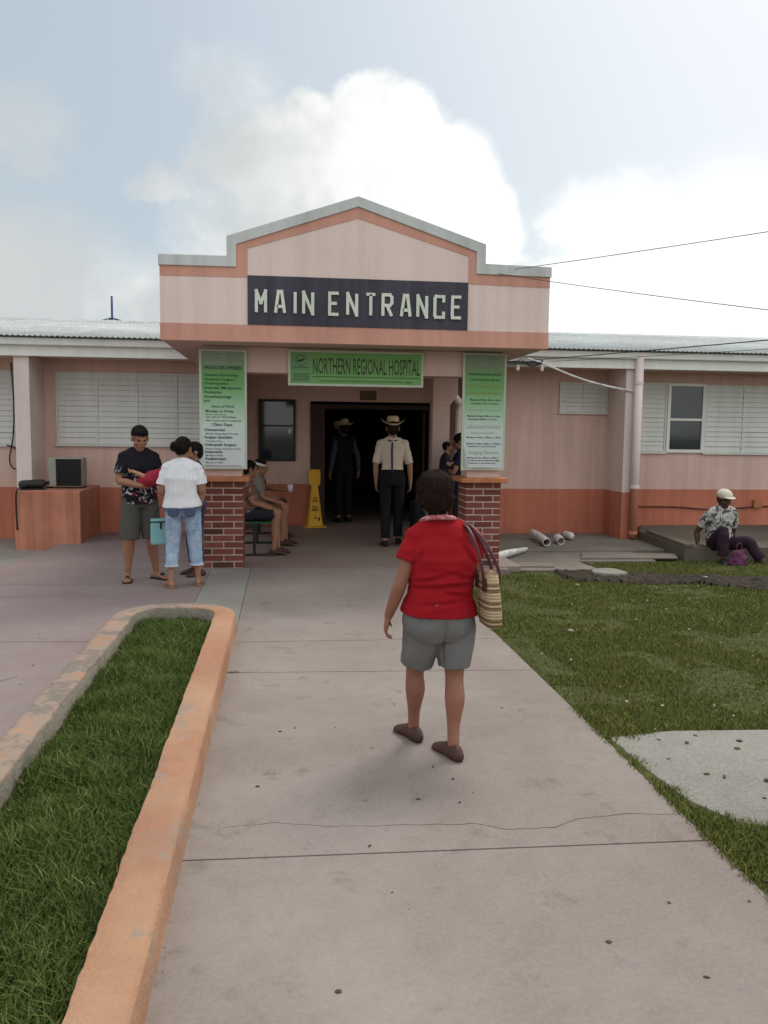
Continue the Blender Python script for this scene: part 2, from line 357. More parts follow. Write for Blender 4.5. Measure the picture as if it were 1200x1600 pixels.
# raised grass island kerb
def outline(xr, xl, yt, r, n=10):
    P = [(xr, -3)] + [(xr, y) for y in np.arange(-2.7, yt-r, .04)]
    P += [(xr-r+r*math.cos(a), yt-r+r*math.sin(a)) for a in np.linspace(0, math.pi/2, n)]
    P += [(xr-r+(xl+r-xr+r)*t, yt) for t in np.linspace(.12, .88, 5)]
    P += [(xl+r+r*math.cos(a), yt-r+r*math.sin(a)) for a in np.linspace(math.pi/2, math.pi, n)]
    P += [(xl, y) for y in np.arange(-2.7, yt-r, .04)[::-1]] + [(xl, -3)]
    return P
n_in = len([y for y in np.arange(-2.7, 7.15-.42, .11)])
O = outline(-.385, -1.362, 7.15, .42); I = outline(-.556, -1.185, 6.98, .25)
I = []                                                       # inner line: offset of the outer one
for i, (x, y) in enumerate(O):
    a = Vector(O[max(i-1, 0)]); b = Vector(O[min(i+1, len(O)-1)]); t = (b-a).normalized(); nrm = Vector((-t.y, t.x))
    I.append((x+nrm.x*.172, y+nrm.y*.172))
mb = MB(); rows = []; bare = []
for (x, y), (u, v) in zip(O, I):
    o = Vector((x, y, 0)); i_ = Vector((u, v, 0)); dr = (i_-o).normalized()
    side = 1. if x < -1.1 or y > 7.0 else 0.
    wob = noise.noise(Vector((x*3, y*3, 1)))*.006; wi = noise.noise(Vector((x*4, y*4, 5)))*.005*(1+side) + noise.noise(Vector((x*16, y*16, 2)))*.007*(1+side) - .016*max(0, noise.noise(Vector((x*9, y*9, 8)))-.35)
    cr = [o+Vector((0,0,-.1)), o+Vector((0,0,.10)), o+dr*.004+Vector((0,0,.142)), o+dr*.014+Vector((0,0,.155+wob*.3)), o+dr*.028+Vector((0,0,.161+wob*.3)), o+dr*.050+Vector((0,0,.162+wob*.4)), o+dr*.11+Vector((0,0,.162+wob*.6)), i_-dr*(.010-wi)+Vector((0,0,.161+wob*.5)), i_-dr*(.002-wi)+Vector((0,0,.158+wob*.5)), i_+dr*(.002+wi)+Vector((0,0,.148)), i_+dr*(.008+wi*.6)+Vector((0,0,.08)), i_+dr*.01+Vector((0,0,-.1))]
    rows.append(cr); bare += [side*.2, side*.5, side*.8] + [side]*9
m_ = len(rows[0]); mb.v = [tuple(p) for r in rows for p in r]
for k in range(len(rows)-1):
    for j in range(m_-1):
        mb.f.append((k*m_+j, (k+1)*m_+j, (k+1)*m_+j+1, k*m_+j+1)); mb.mi.append(1 if j >= 9 else 0)
ko = mb.build('kerb', [M_kerb, M_kin], smooth=True); ko.data.set_sharp_from_angle(angle=R_(32)); tag(ko, kind='structure')
at = ko.data.attributes.new('bare', 'FLOAT', 'POINT'); at.data.foreach_set('value', [float(b) for b in bare])
mb = MB(); mb.prism([p for p in outline(-.52, -1.22, 7.02, .3)], -.1, .035)
tag(mb.build('island_soil', M_soil), kind='structure')
# right side: apron slabs, pale slab, trench
mb = MB(); mb.box(2.92, 5.9, 11.45, 13.4, -.2, -.035); mb.box(2.76, 5.0, 10.62, 11.43, -.2, -.06)
mb.prism([(2.76, 9.95), (3.25, 9.93), (3.95, 9.98), (3.9, 10.6), (2.76, 10.6)], -.2, -.062)
mb.prism([(2.95, 10.15), (3.42, 10.12), (3.45, 10.5), (2.95, 10.52)], -.061, -.045)
mb.prism([(4.0, 10.75), (5.35, 10.7), (5.5, 11.1), (4.2, 11.3)], -.059, -.035)
tag(mb.build('apron', M_apron, bevel=.008), kind='structure')
PALE_SLAB = [(1.76, 4.22), (2.15, 4.29), (2.7, 4.26), (3.4, 4.3), (4.2, 4.3), (4.2, 3.12), (3.2, 3.10), (2.4, 3.1), (2.06, 3.14), (1.93, 3.22), (1.82, 3.45), (1.78, 3.85)]
mb = MB(); mb.prism(PALE_SLAB, -.1, -.004); tag(mb.build('pale_slab', M_slab, bevel=.006), kind='structure')
TR = [(3.35, 9.95), (3.3, 9.35), (3.4, 9.0), (4.0, 8.85), (4.5, 8.8), (5.2, 8.35), (6.5, 8.0), (9, 7.6), (9, 8.9), (6.2, 9.2), (5.2, 9.35), (4.4, 9.55)]
tx, ty = np.meshgrid(np.arange(3.1, 9.2, .035), np.arange(7.4, 10.2, .035)); mk = inpoly(tx, ty, TR)
mb = MB(); idx = -np.ones(mk.shape, int); c = 0
for j in range(mk.shape[0]):
    for i in range(mk.shape[1]):
        x, y = tx[j, i], ty[j, i]; p = Vector((x*5, y*5, 3))
        h = lawn_z(x, y) + .012 + (.045*abs(noise.noise(p)) + .035*abs(noise.noise(p*3.1)) + .03*abs(noise.noise(p*8)) if mk[j, i] else -.02)
        mb.v.append((x, y, float(h)))
nx = mk.shape[1]
for j in range(mk.shape[0]-1):
    for i in range(nx-1):
        if mk[j, i] or mk[j+1, i] or mk[j, i+1]: mb.f.append((j*nx+i, j*nx+i+1, (j+1)*nx+i+1, (j+1)*nx+i)); mb.mi.append(0)
tag(mb.build('trench_mud', M_mud, smooth=True), kind='structure')

# ------------------------------------------------------------------ grass
def blades(name, xs, ys, zs, hs, ws, mt, lean=.5):
    n = len(xs); th = rng.uniform(0, 2*math.pi, n); ph = rng.uniform(0, 2*math.pi, n); L = lean*hs*rng.uniform(.2, 1.4, n)
    b = np.stack([xs, ys, zs], 1); w = np.stack([np.cos(th), np.sin(th), 0*th], 1)*(ws/2)[:, None]
    ld = np.stack([np.cos(ph), np.sin(ph), 0*ph], 1)*L[:, None]; up = np.zeros((n, 3)); up[:, 2] = hs
    V = np.stack([b-w, b+w, b+w*.75+ld*.35+up*.6, b-w*.75+ld*.35+up*.6, b+ld+up*.95], 1).reshape(-1, 3)
    k = np.arange(n)*5; q = np.stack([k, k+1, k+2, k+3, k+3, k+2, k+4], 1).ravel()
    me = bpy.data.meshes.new(name); me.vertices.add(n*5); me.vertices.foreach_set('co', V.astype('f').ravel())
    me.loops.add(n*7); me.loops.foreach_set('vertex_index', q.astype('i')); me.polygons.add(n*2)
    ls = np.stack([np.arange(n)*7, np.arange(n)*7+4], 1).ravel(); me.polygons.foreach_set('loop_start', ls.astype('i'))
    me.update(calc_edges=True); me.materials.append(mt); o = bpy.data.objects.new(name, me); COL.objects.link(o)
    return tag(o, kind='stuff')
def grassmat(name, A, B, C, dry):
    def f(g, t):
        w = worldpos(g); r = rand_island(g); n = g.noise(w, 1.7, 5, .6)
        c = g.mix(g.ss(g.m('ADD', g.m('MULTIPLY', r, .6), g.m('MULTIPLY', n, .55)), .25, .85), A, B)
        c = g.mix(g.ss(g.noise(w, .8, 4), .42, .66), c, C)
        return g.mix(g.ss(r, dry, dry+.02), c, (.30,.27,.11))
    m = mat(name, rough=.65, spec=.2, fn=f)
    p = m.node_tree.nodes['Principled BSDF']; p.inputs['Transmission Weight'].default_value = 0
    return m
M_g1 = grassmat('lawn_grass', (.075,.095,.018), (.175,.19,.045), (.135,.145,.030), .955)
M_g2 = grassmat('island_grass', (.050,.078,.016), (.135,.180,.040), (.085,.125,.024), .965)
n = 480000
ys = 2.0 + 10.3*rng.random(n)**1.15; xs = 1.705 + rng.random(n)*(ys*.70+.4); ok = xs < ys*.66+1.4
xs, ys = xs[ok], ys[ok]
bl = ~inpoly(xs+rng.normal(0, .022, len(xs))+.04*np.sin(ys*19), ys+rng.normal(0, .022, len(xs))+.035*np.sin(xs*17)+.02*np.sin(xs*41), PALE_SLAB)
bl &= ~(inpoly(xs, ys, TR) & (rng.random(len(xs)) < .93))
bl &= ~((xs < 5.0) & (ys > 10.62) | (xs < 3.95) & (ys > 9.93) | (xs < 5.9) & (ys > 11.4) | (xs < 2.74) & (ys > 9.68))
bl &= ~((xs > 5.35) & (ys > 10.72))
pat = np.array([noise.noise(Vector((x*1.5, y*1.5, 0))) + .6*noise.noise(Vector((x*5, y*5, 7))) for x, y in zip(xs, ys)])
bl &= (pat < .18) | (rng.random(len(xs)) < .38)
xs, ys, pat = xs[bl], ys[bl], pat[bl]
hs = rng.uniform(.012, .038, len(xs))*(1-.5*np.clip(pat, -.6, 1))
blades('lawn_grass', xs, ys, lawn_z(xs, ys)-.004, hs, rng.uniform(.003, .0062, len(xs))*(1+.06*ys), M_g1, .8)
n = 95000
xs = -1.20 + .66*rng.random(n); ys = .6 + 6.36*rng.random(n)**1.1
ok = inpoly(xs, ys, outline(-.55, -1.19, 6.985, .25)); xs, ys = xs[ok], ys[ok]
pat = np.array([noise.noise(Vector((x*4, y*4, 3))) for x, y in zip(xs, ys)])
hs = rng.uniform(.022, .075, len(xs))*(1+.7*pat); tall = rng.random(len(xs)) < .02; hs[tall] *= 1.6
blades('island_grass', xs, ys, np.full(len(xs), .03), hs, rng.uniform(.003, .0065, len(xs))*(1+.03*ys), M_g2, .9)
# weeds in the kerb foot and joints
xs = np.concatenate([rng.normal(-.40, .006, 60)+.02, rng.uniform(-.38, -.3, 60)]); ys = np.concatenate([rng.uniform(1.5, 7, 60), rng.normal(5.59, .012, 60)])
blades('joint_weeds', xs, ys, np.zeros(120)-.004, rng.uniform(.008, .022, 120), rng.uniform(.003, .006, 120), M_g2, 1.2)
# leaf litter and pebbles
mb = MB()
def bit(x, y, z, s):
    a = rng.uniform(0, 6.28); k = rng.integers(4, 7); e = rng.uniform(.35, .9)
    P = [(x+s*math.cos(a)*math.cos(2*math.pi*i/k)-s*e*math.sin(a)*math.sin(2*math.pi*i/k)*1., y+s*math.sin(a)*math.cos(2*math.pi*i/k)+s*e*math.cos(a)*math.sin(2*math.pi*i/k)) for i in range(k)]
    mb.prism(P, z, z+s*.35)
for _ in range(20): bit(rng.uniform(-.3, 1.65), rng.uniform(1.8, 9), .0, rng.uniform(.003, .009))
for x, y in [(-.02, 4.45), (.06, 4.5), (-.12, 3.75), (.34, 3.15), (.60, 3.55), (1.28, 2.25), (1.05, 2.45), (.73, 3.9), (.8, 3.75), (.78, 3.5), (.16, 2.3), (-.21, 2.15)]: bit(x, y, 0, .011)
mb.m = 0
for x, y in [(2.05, 3.7), (2.12, 3.66), (2.3, 3.6), (2.18, 3.42), (2.33, 3.45), (2.5, 3.4), (2.22, 3.34), (2.13, 3.3), (2.6, 3.75), (2.75, 3.95), (2.45, 4.1), (2.15, 4.1), (1.95, 3.9), (2.85, 3.5), (2.55, 3.25), (2.02, 4.16), (2.25, 4.2), (2.38, 4.0), (2.65, 3.6), (2.4, 3.22)]: bit(x, y, -.004, rng.uniform(.009, .022))
for _ in range(40): bit(rng.uniform(-4, -1.5), rng.uniform(3, 9), .0, rng.uniform(.004, .010))
tag(mb.build('leaf_litter', mat('litter', rough=.9, fn=lambda g, t: g.mix(rand_island(g), (.035,.022,.016), (.13,.085,.05)))), kind='stuff')
mb = MB()
for _ in range(150):
    x, y = rng.uniform(1.9, 6), rng.uniform(3, 9.5)
    if x < y*.6+.3 and not inpoly(np.array([x]), np.array([y]), PALE_SLAB)[0]: bit(x, y, float(lawn_z(x, y))+.02, rng.uniform(.005, .014))
bit(2.35, 6.5, .02, .03); bit(3.2, 8.7, -.02, .035); bit(4.9, 9.1, -.02, .03)
tag(mb.build('lawn_litter', mat('pale_litter', rough=.9, fn=lambda g, t: g.mix(rand_island(g), (.24,.20,.13), (.55,.53,.47)))), kind='stuff')

# ------------------------------------------------------------------ hospital building
B = empty('hospital_building', (.84, 9.4, 0), 0, 'low pink and orange painted building with corrugated roof and stepped porch gable', 'building')
mb = MB()
mb.box(-14, -.8, 13.4, 13.6, -.2, 2.9); mb.box(2.9, 16, 13.4, 13.6, -.2, 2.9)
mb.box(-.8, -.62, 13.4, 14.4, -.1, 2.6) if 0 else None
mb.box(-.98, -.8, 13.602, 14.4, -.1, 2.6); mb.box(2.9, 3.08, 13.602, 14.4, -.1, 2.6)
mb.box(-.98, .452, 14.402, 14.6, -.1, 2.598); mb.box(2.56, 3.08, 14.402, 14.6, -.1, 2.598); mb.box(.452, 2.56, 14.402, 14.6, 2.13, 2.598)
mb.build('wall', M_wall, B)
for a_ in ((-3.86, -3.65), (5.34, 5.60)): mb = MB(); mb.box(*a_, 12.66, 13.398, -.2, 2.66); mb.build('fin_wall', M_finw, B)
mb = MB(); mb.box(-3.74, -2.85, 12.1, 13.398, -.2, .745)
mb.build('pedestal', M_ped, B, bevel=.012)
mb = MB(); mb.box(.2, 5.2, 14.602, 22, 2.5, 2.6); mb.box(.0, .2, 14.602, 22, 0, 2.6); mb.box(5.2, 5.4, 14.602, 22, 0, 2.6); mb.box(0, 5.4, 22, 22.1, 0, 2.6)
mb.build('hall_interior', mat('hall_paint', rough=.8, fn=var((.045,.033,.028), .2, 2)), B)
mb = MB()   # brown door frame, leaf and lintel
mb.box(.455, .70, 14.36, 14.44, 0, 2.08); mb.box(2.50, 2.56, 14.36, 14.44, 0, 2.08); mb.box(.70, 2.50, 14.37, 14.43, 2.0, 2.08)
df = mb.build('door_frame', M_wood, B, bevel=.006)
mb = MB(); mb.box(2.42, 2.46, 14.46, 15.25, .02, 1.99); dl = mb.build('door_leaf', M_wood, B, bevel=.005)
for a_ in ((.25, .95), (1.05, 1.95)): mb = MB(); mb.box(.53, .62, 14.352, 14.36, *a_); mb.build('panel_moulding', M_wood, df, bevel=.004)
# parapet
mb = MB()
OUT = [(-1.33,3.50),(-.617,3.505),(-.617,3.715),(.812,4.192),(2.255,3.732),(2.255,3.52),(3.01,3.508)]
mb.prism([(-1.33, 2.605)] + OUT + [(3.01, 2.605)], 9.4, 9.56, 'y')
pp = mb.build('parapet', M_pale, B)
CI = [(-1.33,3.39),(-.515,3.395),(-.515,3.635),(.812,4.085),(2.150,3.652),(2.150,3.41),(3.01,3.40)]
SI = [(-1.33,3.285),(-.393,3.29),(-.393,3.60),(.812,3.965),(2.06,3.60),(2.06,3.30),(3.01,3.285)]
mb = MB(); mb.prism([(x+(-.012 if i == 0 else .012 if i == 6 else 0), z+.006) for i, (x, z) in enumerate(OUT)] + [(x+(-.012 if i == 0 else .012 if i == 6 else 0), z) for i, (x, z) in list(enumerate(CI))[::-1]], 9.375, 9.585, 'y')
mb.build('coping', M_grey, pp, bevel=.006)
mb = MB(); mb.prism(CI + SI[::-1], 9.394, 9.42, 'y'); mb.prism([(-1.333, 2.60), (3.013, 2.60), (3.013, 2.782), (-1.333, 2.782)], 9.394, 9.42, 'y')
mb.build('salmon_band', M_salm, pp)
mb = MB(); mb.box(-1.325, 3.005, 9.56, 13.38, 2.603, 3.38); mb.box(-.97, 3.07, 13.38, 14.6, 2.603, 2.9)
mb.build('canopy_slab', M_post, B)
mb = MB(); mb.box(-.93, 2.62, 9.94, 10.28, 2.30, 2.60); mb.build('lintel_beam', M_post, B, bevel=.006)
# painted sign
mb = MB(); mb.box(-.393, 2.06, 9.385, 9.40, 2.785, 3.312); sgn = mb.build('entrance_sign', M_navy, B)
LW, LH, TK = .132, .262, .033
GL = {'M': [[(0,0),(0,1),(.5,.45),(1,1),(1,0)]], 'A': [[(0,0),(.32,1),(.68,1),(1,0)],[(.16,.30),(.84,.30)]], 'I': [[(0,0),(0,1)]], 'N': [[(0,0),(0,1),(1,0),(1,1)]],
      'E': [[(1,1),(0,1),(0,0),(1,0)],[(0,.52),(.8,.52)]], 'T': [[(0,1),(1,1)],[(.5,1),(.5,0)]], 'R': [[(0,0),(0,1),(.78,1),(1,.88),(1,.62),(.78,.5),(0,.5)],[(.45,.5),(1,0)]],
      'C': [[(1,.72),(1,1),(.12,1),(0,.9),(0,.1),(.12,0),(1,0),(1,.28)]]}
mb = MB()
def stroke(mb, P, w, y0, y1):
    k = len(P)
    for i in range(k-1):
        a, b = Vector(P[i]), Vector(P[i+1]); t = (b-a).normalized(); nn = Vector((-t.y, t.x))*w/2
        e = .0 if True else 0; a2 = a - t*(w/2 if i > 0 else 0); b2 = b + t*(w/2 if i < k-2 else 0)
        q = i*.0004
        mb.prism([(p.x, p.y) for p in (a2-nn, b2-nn, b2+nn, a2+nn)], y0-q, y1, 'y')
for ch, p0 in zip('MAINENTRANCE', (398,427,457,470,510,538,567,593,622,648,675,703)):
    X0 = -.393+(p0-387)*.00714; Z0 = 2.900
    for st in GL[ch]: stroke(mb, [(X0+TK/2+u*(LW-TK), Z0+TK/2+v*(LH-TK)) for u, v in st], TK, 9.362, 9.386)
mb.build('lettering', M_lime, sgn)

# pillars
def brickmat(g, t):
    w = worldpos(g); r = rand_island(g)
    c = g.mix(r, (.155,.042,.028), (.26,.085,.06)); c = g.mix(g.ss(r, .86, .88), c, (.075,.035,.026))
    c = g.mix(g.m('MULTIPLY', g.ss(g.noise(w, 30, 6, .7), .4, .8), .5), c, (.12,.05,.035))
    return g.mix(g.m('MULTIPLY', g.ss(g.noise(w, 7, 5, .7), .62, .72), .35), c, (.40,.26,.20))
M_brick = mat('painted_brick', rough=.85, fn=brickmat, bump=(.5, .006, 60))
M_mort = mat('mortar', rough=.95, fn=var((.56,.43,.38), .2, 25))
for k, (x0, x1, mir) in enumerate([(-.93, -.48, 0), (2.20, 2.625, 1)]):
    y0, y1 = 9.90, 10.32
    P = MB(); P.box(x0+.012, x1-.012, 9.945, 10.28, 1.085, 2.299); po = P.build('pillar', M_post, B, bevel=.006)
    q = MB(); q.box(x0, x1, y0, y1, -.05, 1.03); cor = q.build('brick_core', M_mort, po)
    q = MB(); rows = 13; rh = 1.03/rows; mt = .0075
    for r in range(rows):
        za, zb = r*rh+mt, (r+1)*rh-mt; W = x1-x0
        cuts = [0, .09, W*.77, W] if r % 2 == 0 else [0, W*.5, W]
        if mir: cuts = [W-c for c in cuts][::-1]
        for a, b in zip(cuts[:-1], cuts[1:]):
            j = random.uniform(-.002, .002)
            q.box(x0+a+(mt if a > 0 else -.004), x0+b-(mt if b < W else -.004), y0-.005+j, y0+.02, za, zb)
            q.box(x0+a+(mt if a > 0 else -.004), x0+b-(mt if b < W else -.004), y1-.02, y1+.005, za, zb)
        D = y1-y0; cuts = [0, D*.5, D] if r % 2 == 0 else [0, .1, D*.76, D]
        for a, b in zip(cuts[:-1], cuts[1:]):
            ya, yb = y0+a+(mt if a > 0 else .021), y0+b-(mt if b < D else .021)
            q.box(x0-.005, x0+.01, ya, yb, za, zb); q.box(x1-.01, x1+.005, ya, yb, za, zb)
    q.build('brickwork', M_brick, po)
    q = MB(); c0, c1 = x0-.075, x1+.075; m_ = (c0+c1)/2
    arc = [(c0, 10.40), (c0, 9.86)] + [(m_-(c1-c0)/2*math.cos(a), 9.86-.075*math.sin(a)) for a in np.linspace(.2, math.pi-.2, 9)] + [(c1, 9.86), (c1, 10.40)]
    q.prism(arc, 1.03, 1.085); q.build('ledge', M_orng, po, bevel=.008)
# column and stack pipe inside the porch
q = MB(); q.prism([(2.22, 12.4), (2.48, 12.4), (2.48, 12.65), (2.22, 12.65)], 0, 2.03)
q.loft([[(2.22,12.4,2.03),(2.48,12.4,2.03),(2.48,12.65,2.03),(2.22,12.65,2.03)], [(2.22,12.4,2.20),(2.60,12.4,2.20),(2.60,12.65,2.20),(2.22,12.65,2.20)], [(2.22,12.4,2.60),(2.60,12.4,2.60),(2.60,12.65,2.60),(2.22,12.65,2.60)]])
q.build('porch_column', M_post, B, bevel=.004)
q = MB(); q.tube([(2.72,12.9,0),(2.72,12.9,1.95),(2.68,12.75,2.1),(2.55,12.68,2.25)], .055, smooth=3, n=14); q.build('stack_pipe', M_pinkpipe, B, smooth=True)
q = MB(); q.tube([(5.515,12.58,0),(5.515,12.58,2.86)], .066, n=18); dp = q.build('drainpipe', M_pinkpipe, B, smooth=True)
for z in (.05, .78, 2.40): q = MB(); q.tube([(5.515,12.58,z),(5.515,12.58,z+.05)], .072, n=18); q.build('pipe_bracket', M_pinkpipe, dp)
# eaves and roofs
for x0, x1 in ((-14, -1.335), (3.02, 16)):
    q = MB(); q.box(x0, x1, 12.62, 12.66, 2.655, 2.835); q.box(x0, x1, 12.605, 12.6205, 2.648, 2.672)
    ev = q.build('eave_board', M_white, B, bevel=.004)
    q = MB(); q.box(x0, x1, 12.545, 12.617, 2.80, 2.905); q.build('gutter', M_white, ev, bevel=.015)
    q = MB(); q.box(x0, x1, 12.662, 13.398, 2.664, 2.70); q.build('soffit', M_post, B)
    q = MB(); xs = np.arange(x0, x1, .0095); nn = len(xs); wv = .008*np.cos(xs/.076*2*math.pi)
    for (yy, zz) in ((12.47, 2.925), (12.47, 2.921), (16.5, 3.63)):
        if zz == 2.921: continue
        q.v += [(float(x), yy, float(zz+w_)) for x, w_ in zip(xs, wv)]
    q.f = [(i, i+1, nn+i+1, nn+i) for i in range(nn-1)]; q.mi = [0]*(nn-1)
    rf = q.build('roof', mat('roof_sheet', rough=.7, spec=.25, fn=paint((.42,.45,.44), streak=.3)), B, smooth=True)
    sdf = rf.modifiers.new('t', 'SOLIDIFY'); sdf.thickness = .003
    q = MB(); q.prism([(16.3, 3.60), (16.5, 3.655), (16.7, 3.60), (16.7, 3.59), (16.5, 3.64), (16.3, 3.59)], x0, x1, 'x'); q.build('ridge_cap', mat('roof_sheet'), rf)
    q = MB(); q.prism([(16.5, 3.62), (21, 2.9), (21, 2.88), (16.5, 3.6)], x0, x1, 'x'); q.build('rear_roof', mat('roof_sheet'), rf)
# windows
def louvre(x0, x1, z0, z1, y=13.4, npan=1):
    q = MB(); fr = .028
    q.box(x0, x1, y-.035, y-.002, z1-fr, z1); q.box(x0, x1, y-.035, y-.002, z0, z0+fr)
    for k in range(npan+1):
        c = x0+fr/2+(x1-x0-fr)*k/npan; q.box(c-fr/2, c+fr/2, y-.033, y-.002, z0+fr, z1-fr)
    w_ = q.build('louvre_window', M_slat, B, bevel=.003)
    q = MB(); nS = max(4, round((z1-z0)/.085)); hh = (z1-z0-2*fr)/nS
    for k in range(npan):
        a = x0+fr+(x1-x0-fr)*k/npan; b = x0+(x1-x0-fr)*(k+1)/npan
        for j in range(nS):
            zc = z0+fr+hh*(j+.5); tl = random.uniform(-.003, .005) + (.009 if random.random() < .12 else 0)
            q.prism([(y-.026-tl, zc-hh*.52), (y-.022-tl, zc-hh*.56), (y-.006, zc+hh*.47), (y-.010, zc+hh*.5)], a+.002, b-.002, 'x')
    q.build('slats', M_slat, w_); 
    q = MB(); q.box(x0-.02, x1+.02, y-.05, y-.002, z0-.03, z0-.002); q.build('sill', M_slat, w_, bevel=.004)
louvre(-3.47, -1.05, 1.375, 2.485, npan=4)
louvre(-6.4, -3.99, 1.36, 2.49, npan=4)
louvre(-9.6, -7.2, 1.36, 2.49, npan=4)
louvre(4.51, 5.335, 1.98, 2.47, npan=2)
louvre(5.605, 6.37, 1.34, 2.49, npan=1); louvre(7.05, 9.1, 1.335, 2.47, npan=3); louvre(9.8, 12.2, 1.335, 2.47, npan=3)
q = MB()
for a in ((6.375, 6.43, 1.33, 2.49), (6.99, 7.045, 1.33, 2.49)): q.box(a[0], a[1], 13.35, 13.398, a[2], a[3])
for a in ((2.44, 2.49), (1.33, 1.385), (1.865, 1.905)): q.box(6.43, 6.99, 13.352, 13.398, a[0], a[1])
sw = q.build('sash_window', M_white, B, bevel=.004)
q = MB(); q.box(6.43, 6.99, 13.38, 13.39, 1.385, 1.865); q.box(6.43, 6.99, 13.37, 13.38, 1.905, 2.44); q.build('pane', M_glass, sw)
q = MB()
for a in ((-.43, -.39), (.16, .20)): q.box(a[0], a[1], 14.36, 14.401, 1.10, 2.15)
for a in ((2.11, 2.15), (1.10, 1.14), (1.69, 1.715)): q.box(-.39, .16, 14.362, 14.401, a[0], a[1])
sw = q.build('porch_window', M_dkmetal, B, bevel=.003)
q = MB(); q.box(-.39, .16, 14.385, 14.395, 1.14, 1.69); q.box(-.39, .16, 14.38, 14.39, 1.715, 2.11); q.build('pane', M_glass, sw)
q = MB(); q.prism([(.06, 1.64), (.13, 1.67), (.12, 1.60), (.09, 1.56)], 14.378, 14.3845, 'y'); q.build('sticker', M_white, sw)
q = MB(); q.box(1.30, 1.585, 14.385, 14.40, 2.16, 2.32); tag(q.build('door_plaque', mat('ochre', (.16,.10,.04), rough=.6)), 'small ochre plaque on the wall above the dark doorway', 'sign')
# ------------------------------------------------------------------ text
def text(mb, s, x, z, size, y, xs=1., width=None, align='LEFT', bold=0., shear=0., ext=.0008, leftx=None):
    cu = bpy.data.curves.new('t', 'FONT'); cu.body = s; cu.size = 1; cu.extrude = 0; cu.offset = bold; cu.shear = shear; cu.resolution_u = 2
    o = bpy.data.objects.new('t', cu); COL.objects.link(o)
    dg = bpy.context.evaluated_depsgraph_get(); me = bpy.data.meshes.new_from_object(o.evaluated_get(dg))
    vs = [v.co.copy() for v in me.vertices]; fs = [tuple(p.vertices) for p in me.polygons]
    bpy.data.objects.remove(o); bpy.data.curves.remove(cu); bpy.data.meshes.remove(me)
    if not vs: return
    x0 = min(v.x for v in vs); x1 = max(v.x for v in vs)
    sx = size*xs if width is None else width/(x1-x0)
    w = (x1-x0)*sx; off = x if align == 'LEFT' else x-w/2
    mb.add([(off+(v.x-x0)*sx, y, z+v.y*size) for v in vs], fs)
def logo(mb, cx, cz, r, y):
    n = 18
    for a0, a1, ra, rb in ((20, 200, 1., .86), (215, 330, 1., .9)):
        A = [R_(a0+(a1-a0)*i/n) for i in range(n+1)]
        mb.prism([(cx+r*ra*math.cos(a), cz+r*ra*math.sin(a)) for a in A] + [(cx+r*rb*math.cos(a), cz+r*rb*math.sin(a)) for a in A[::-1]], y-.0008, y, 'y')
    for dx, dz, rr in ((-.25, -.05, .42), (.28, .12, .38)):
        mb.prism([(cx+r*(dx+rr*math.cos(a)), cz+r*(dz+rr*.55*math.sin(a)+.25*rr*math.cos(a))) for a in np.linspace(0, 6.28, 13)[:-1]], y-.0008, y, 'y')
    mb.prism([(cx-r*1.4, cz-r*1.35), (cx+r*1.4, cz-r*1.35), (cx+r*1.4, cz-r*1.22), (cx-r*1.4, cz-r*1.22)], y-.0008, y, 'y')
def bannermat(name, z0, z1):
    def f(g, t):
        w = worldpos(g); s = xyz(g, w); k = g.m('DIVIDE', g.m('SUBTRACT', s[2], z0), z1-z0)
        cr = g.n('ShaderNodeValToRGB'); g.link(k, cr.inputs[0]); e = cr.color_ramp.elements
        e[0].position = 0; e[0].color = (.60, .63, .63, 1); e[1].position = 1; e[1].color = (.22, .27, .19, 1)
        for p, c in ((.36, (.56,.65,.60)), (.50, (.36,.56,.36)), (.70, (.12,.37,.10)), (.82, (.13,.33,.09)), (.9, (.19,.27,.15))):
            x = e.new(p); x.color = (*c, 1)
        return g.mix(g.m('MULTIPLY', g.noise(g.scale(w, 3, 3, 1), 2, 5), .22), cr.outputs[0], (.42,.42,.36))
    return mat(name, rough=.55, fn=f, bump=(.15, .01, 4))
M_bfr = mat('banner_frame', rough=.6, fn=paint((.52,.56,.44), streak=.15))
M_ink = mat('banner_ink', (.030,.055,.050), rough=.7); M_inkg = mat('banner_green_ink', (.02,.11,.03), rough=.7)
M_fade = mat('banner_faded_ink', (.33,.38,.34), rough=.7); M_ochre = mat('banner_ochre_ink', (.30,.30,.08), rough=.7)
M_inkd = mat('banner_dark_ink', (.012,.022,.03), rough=.7)
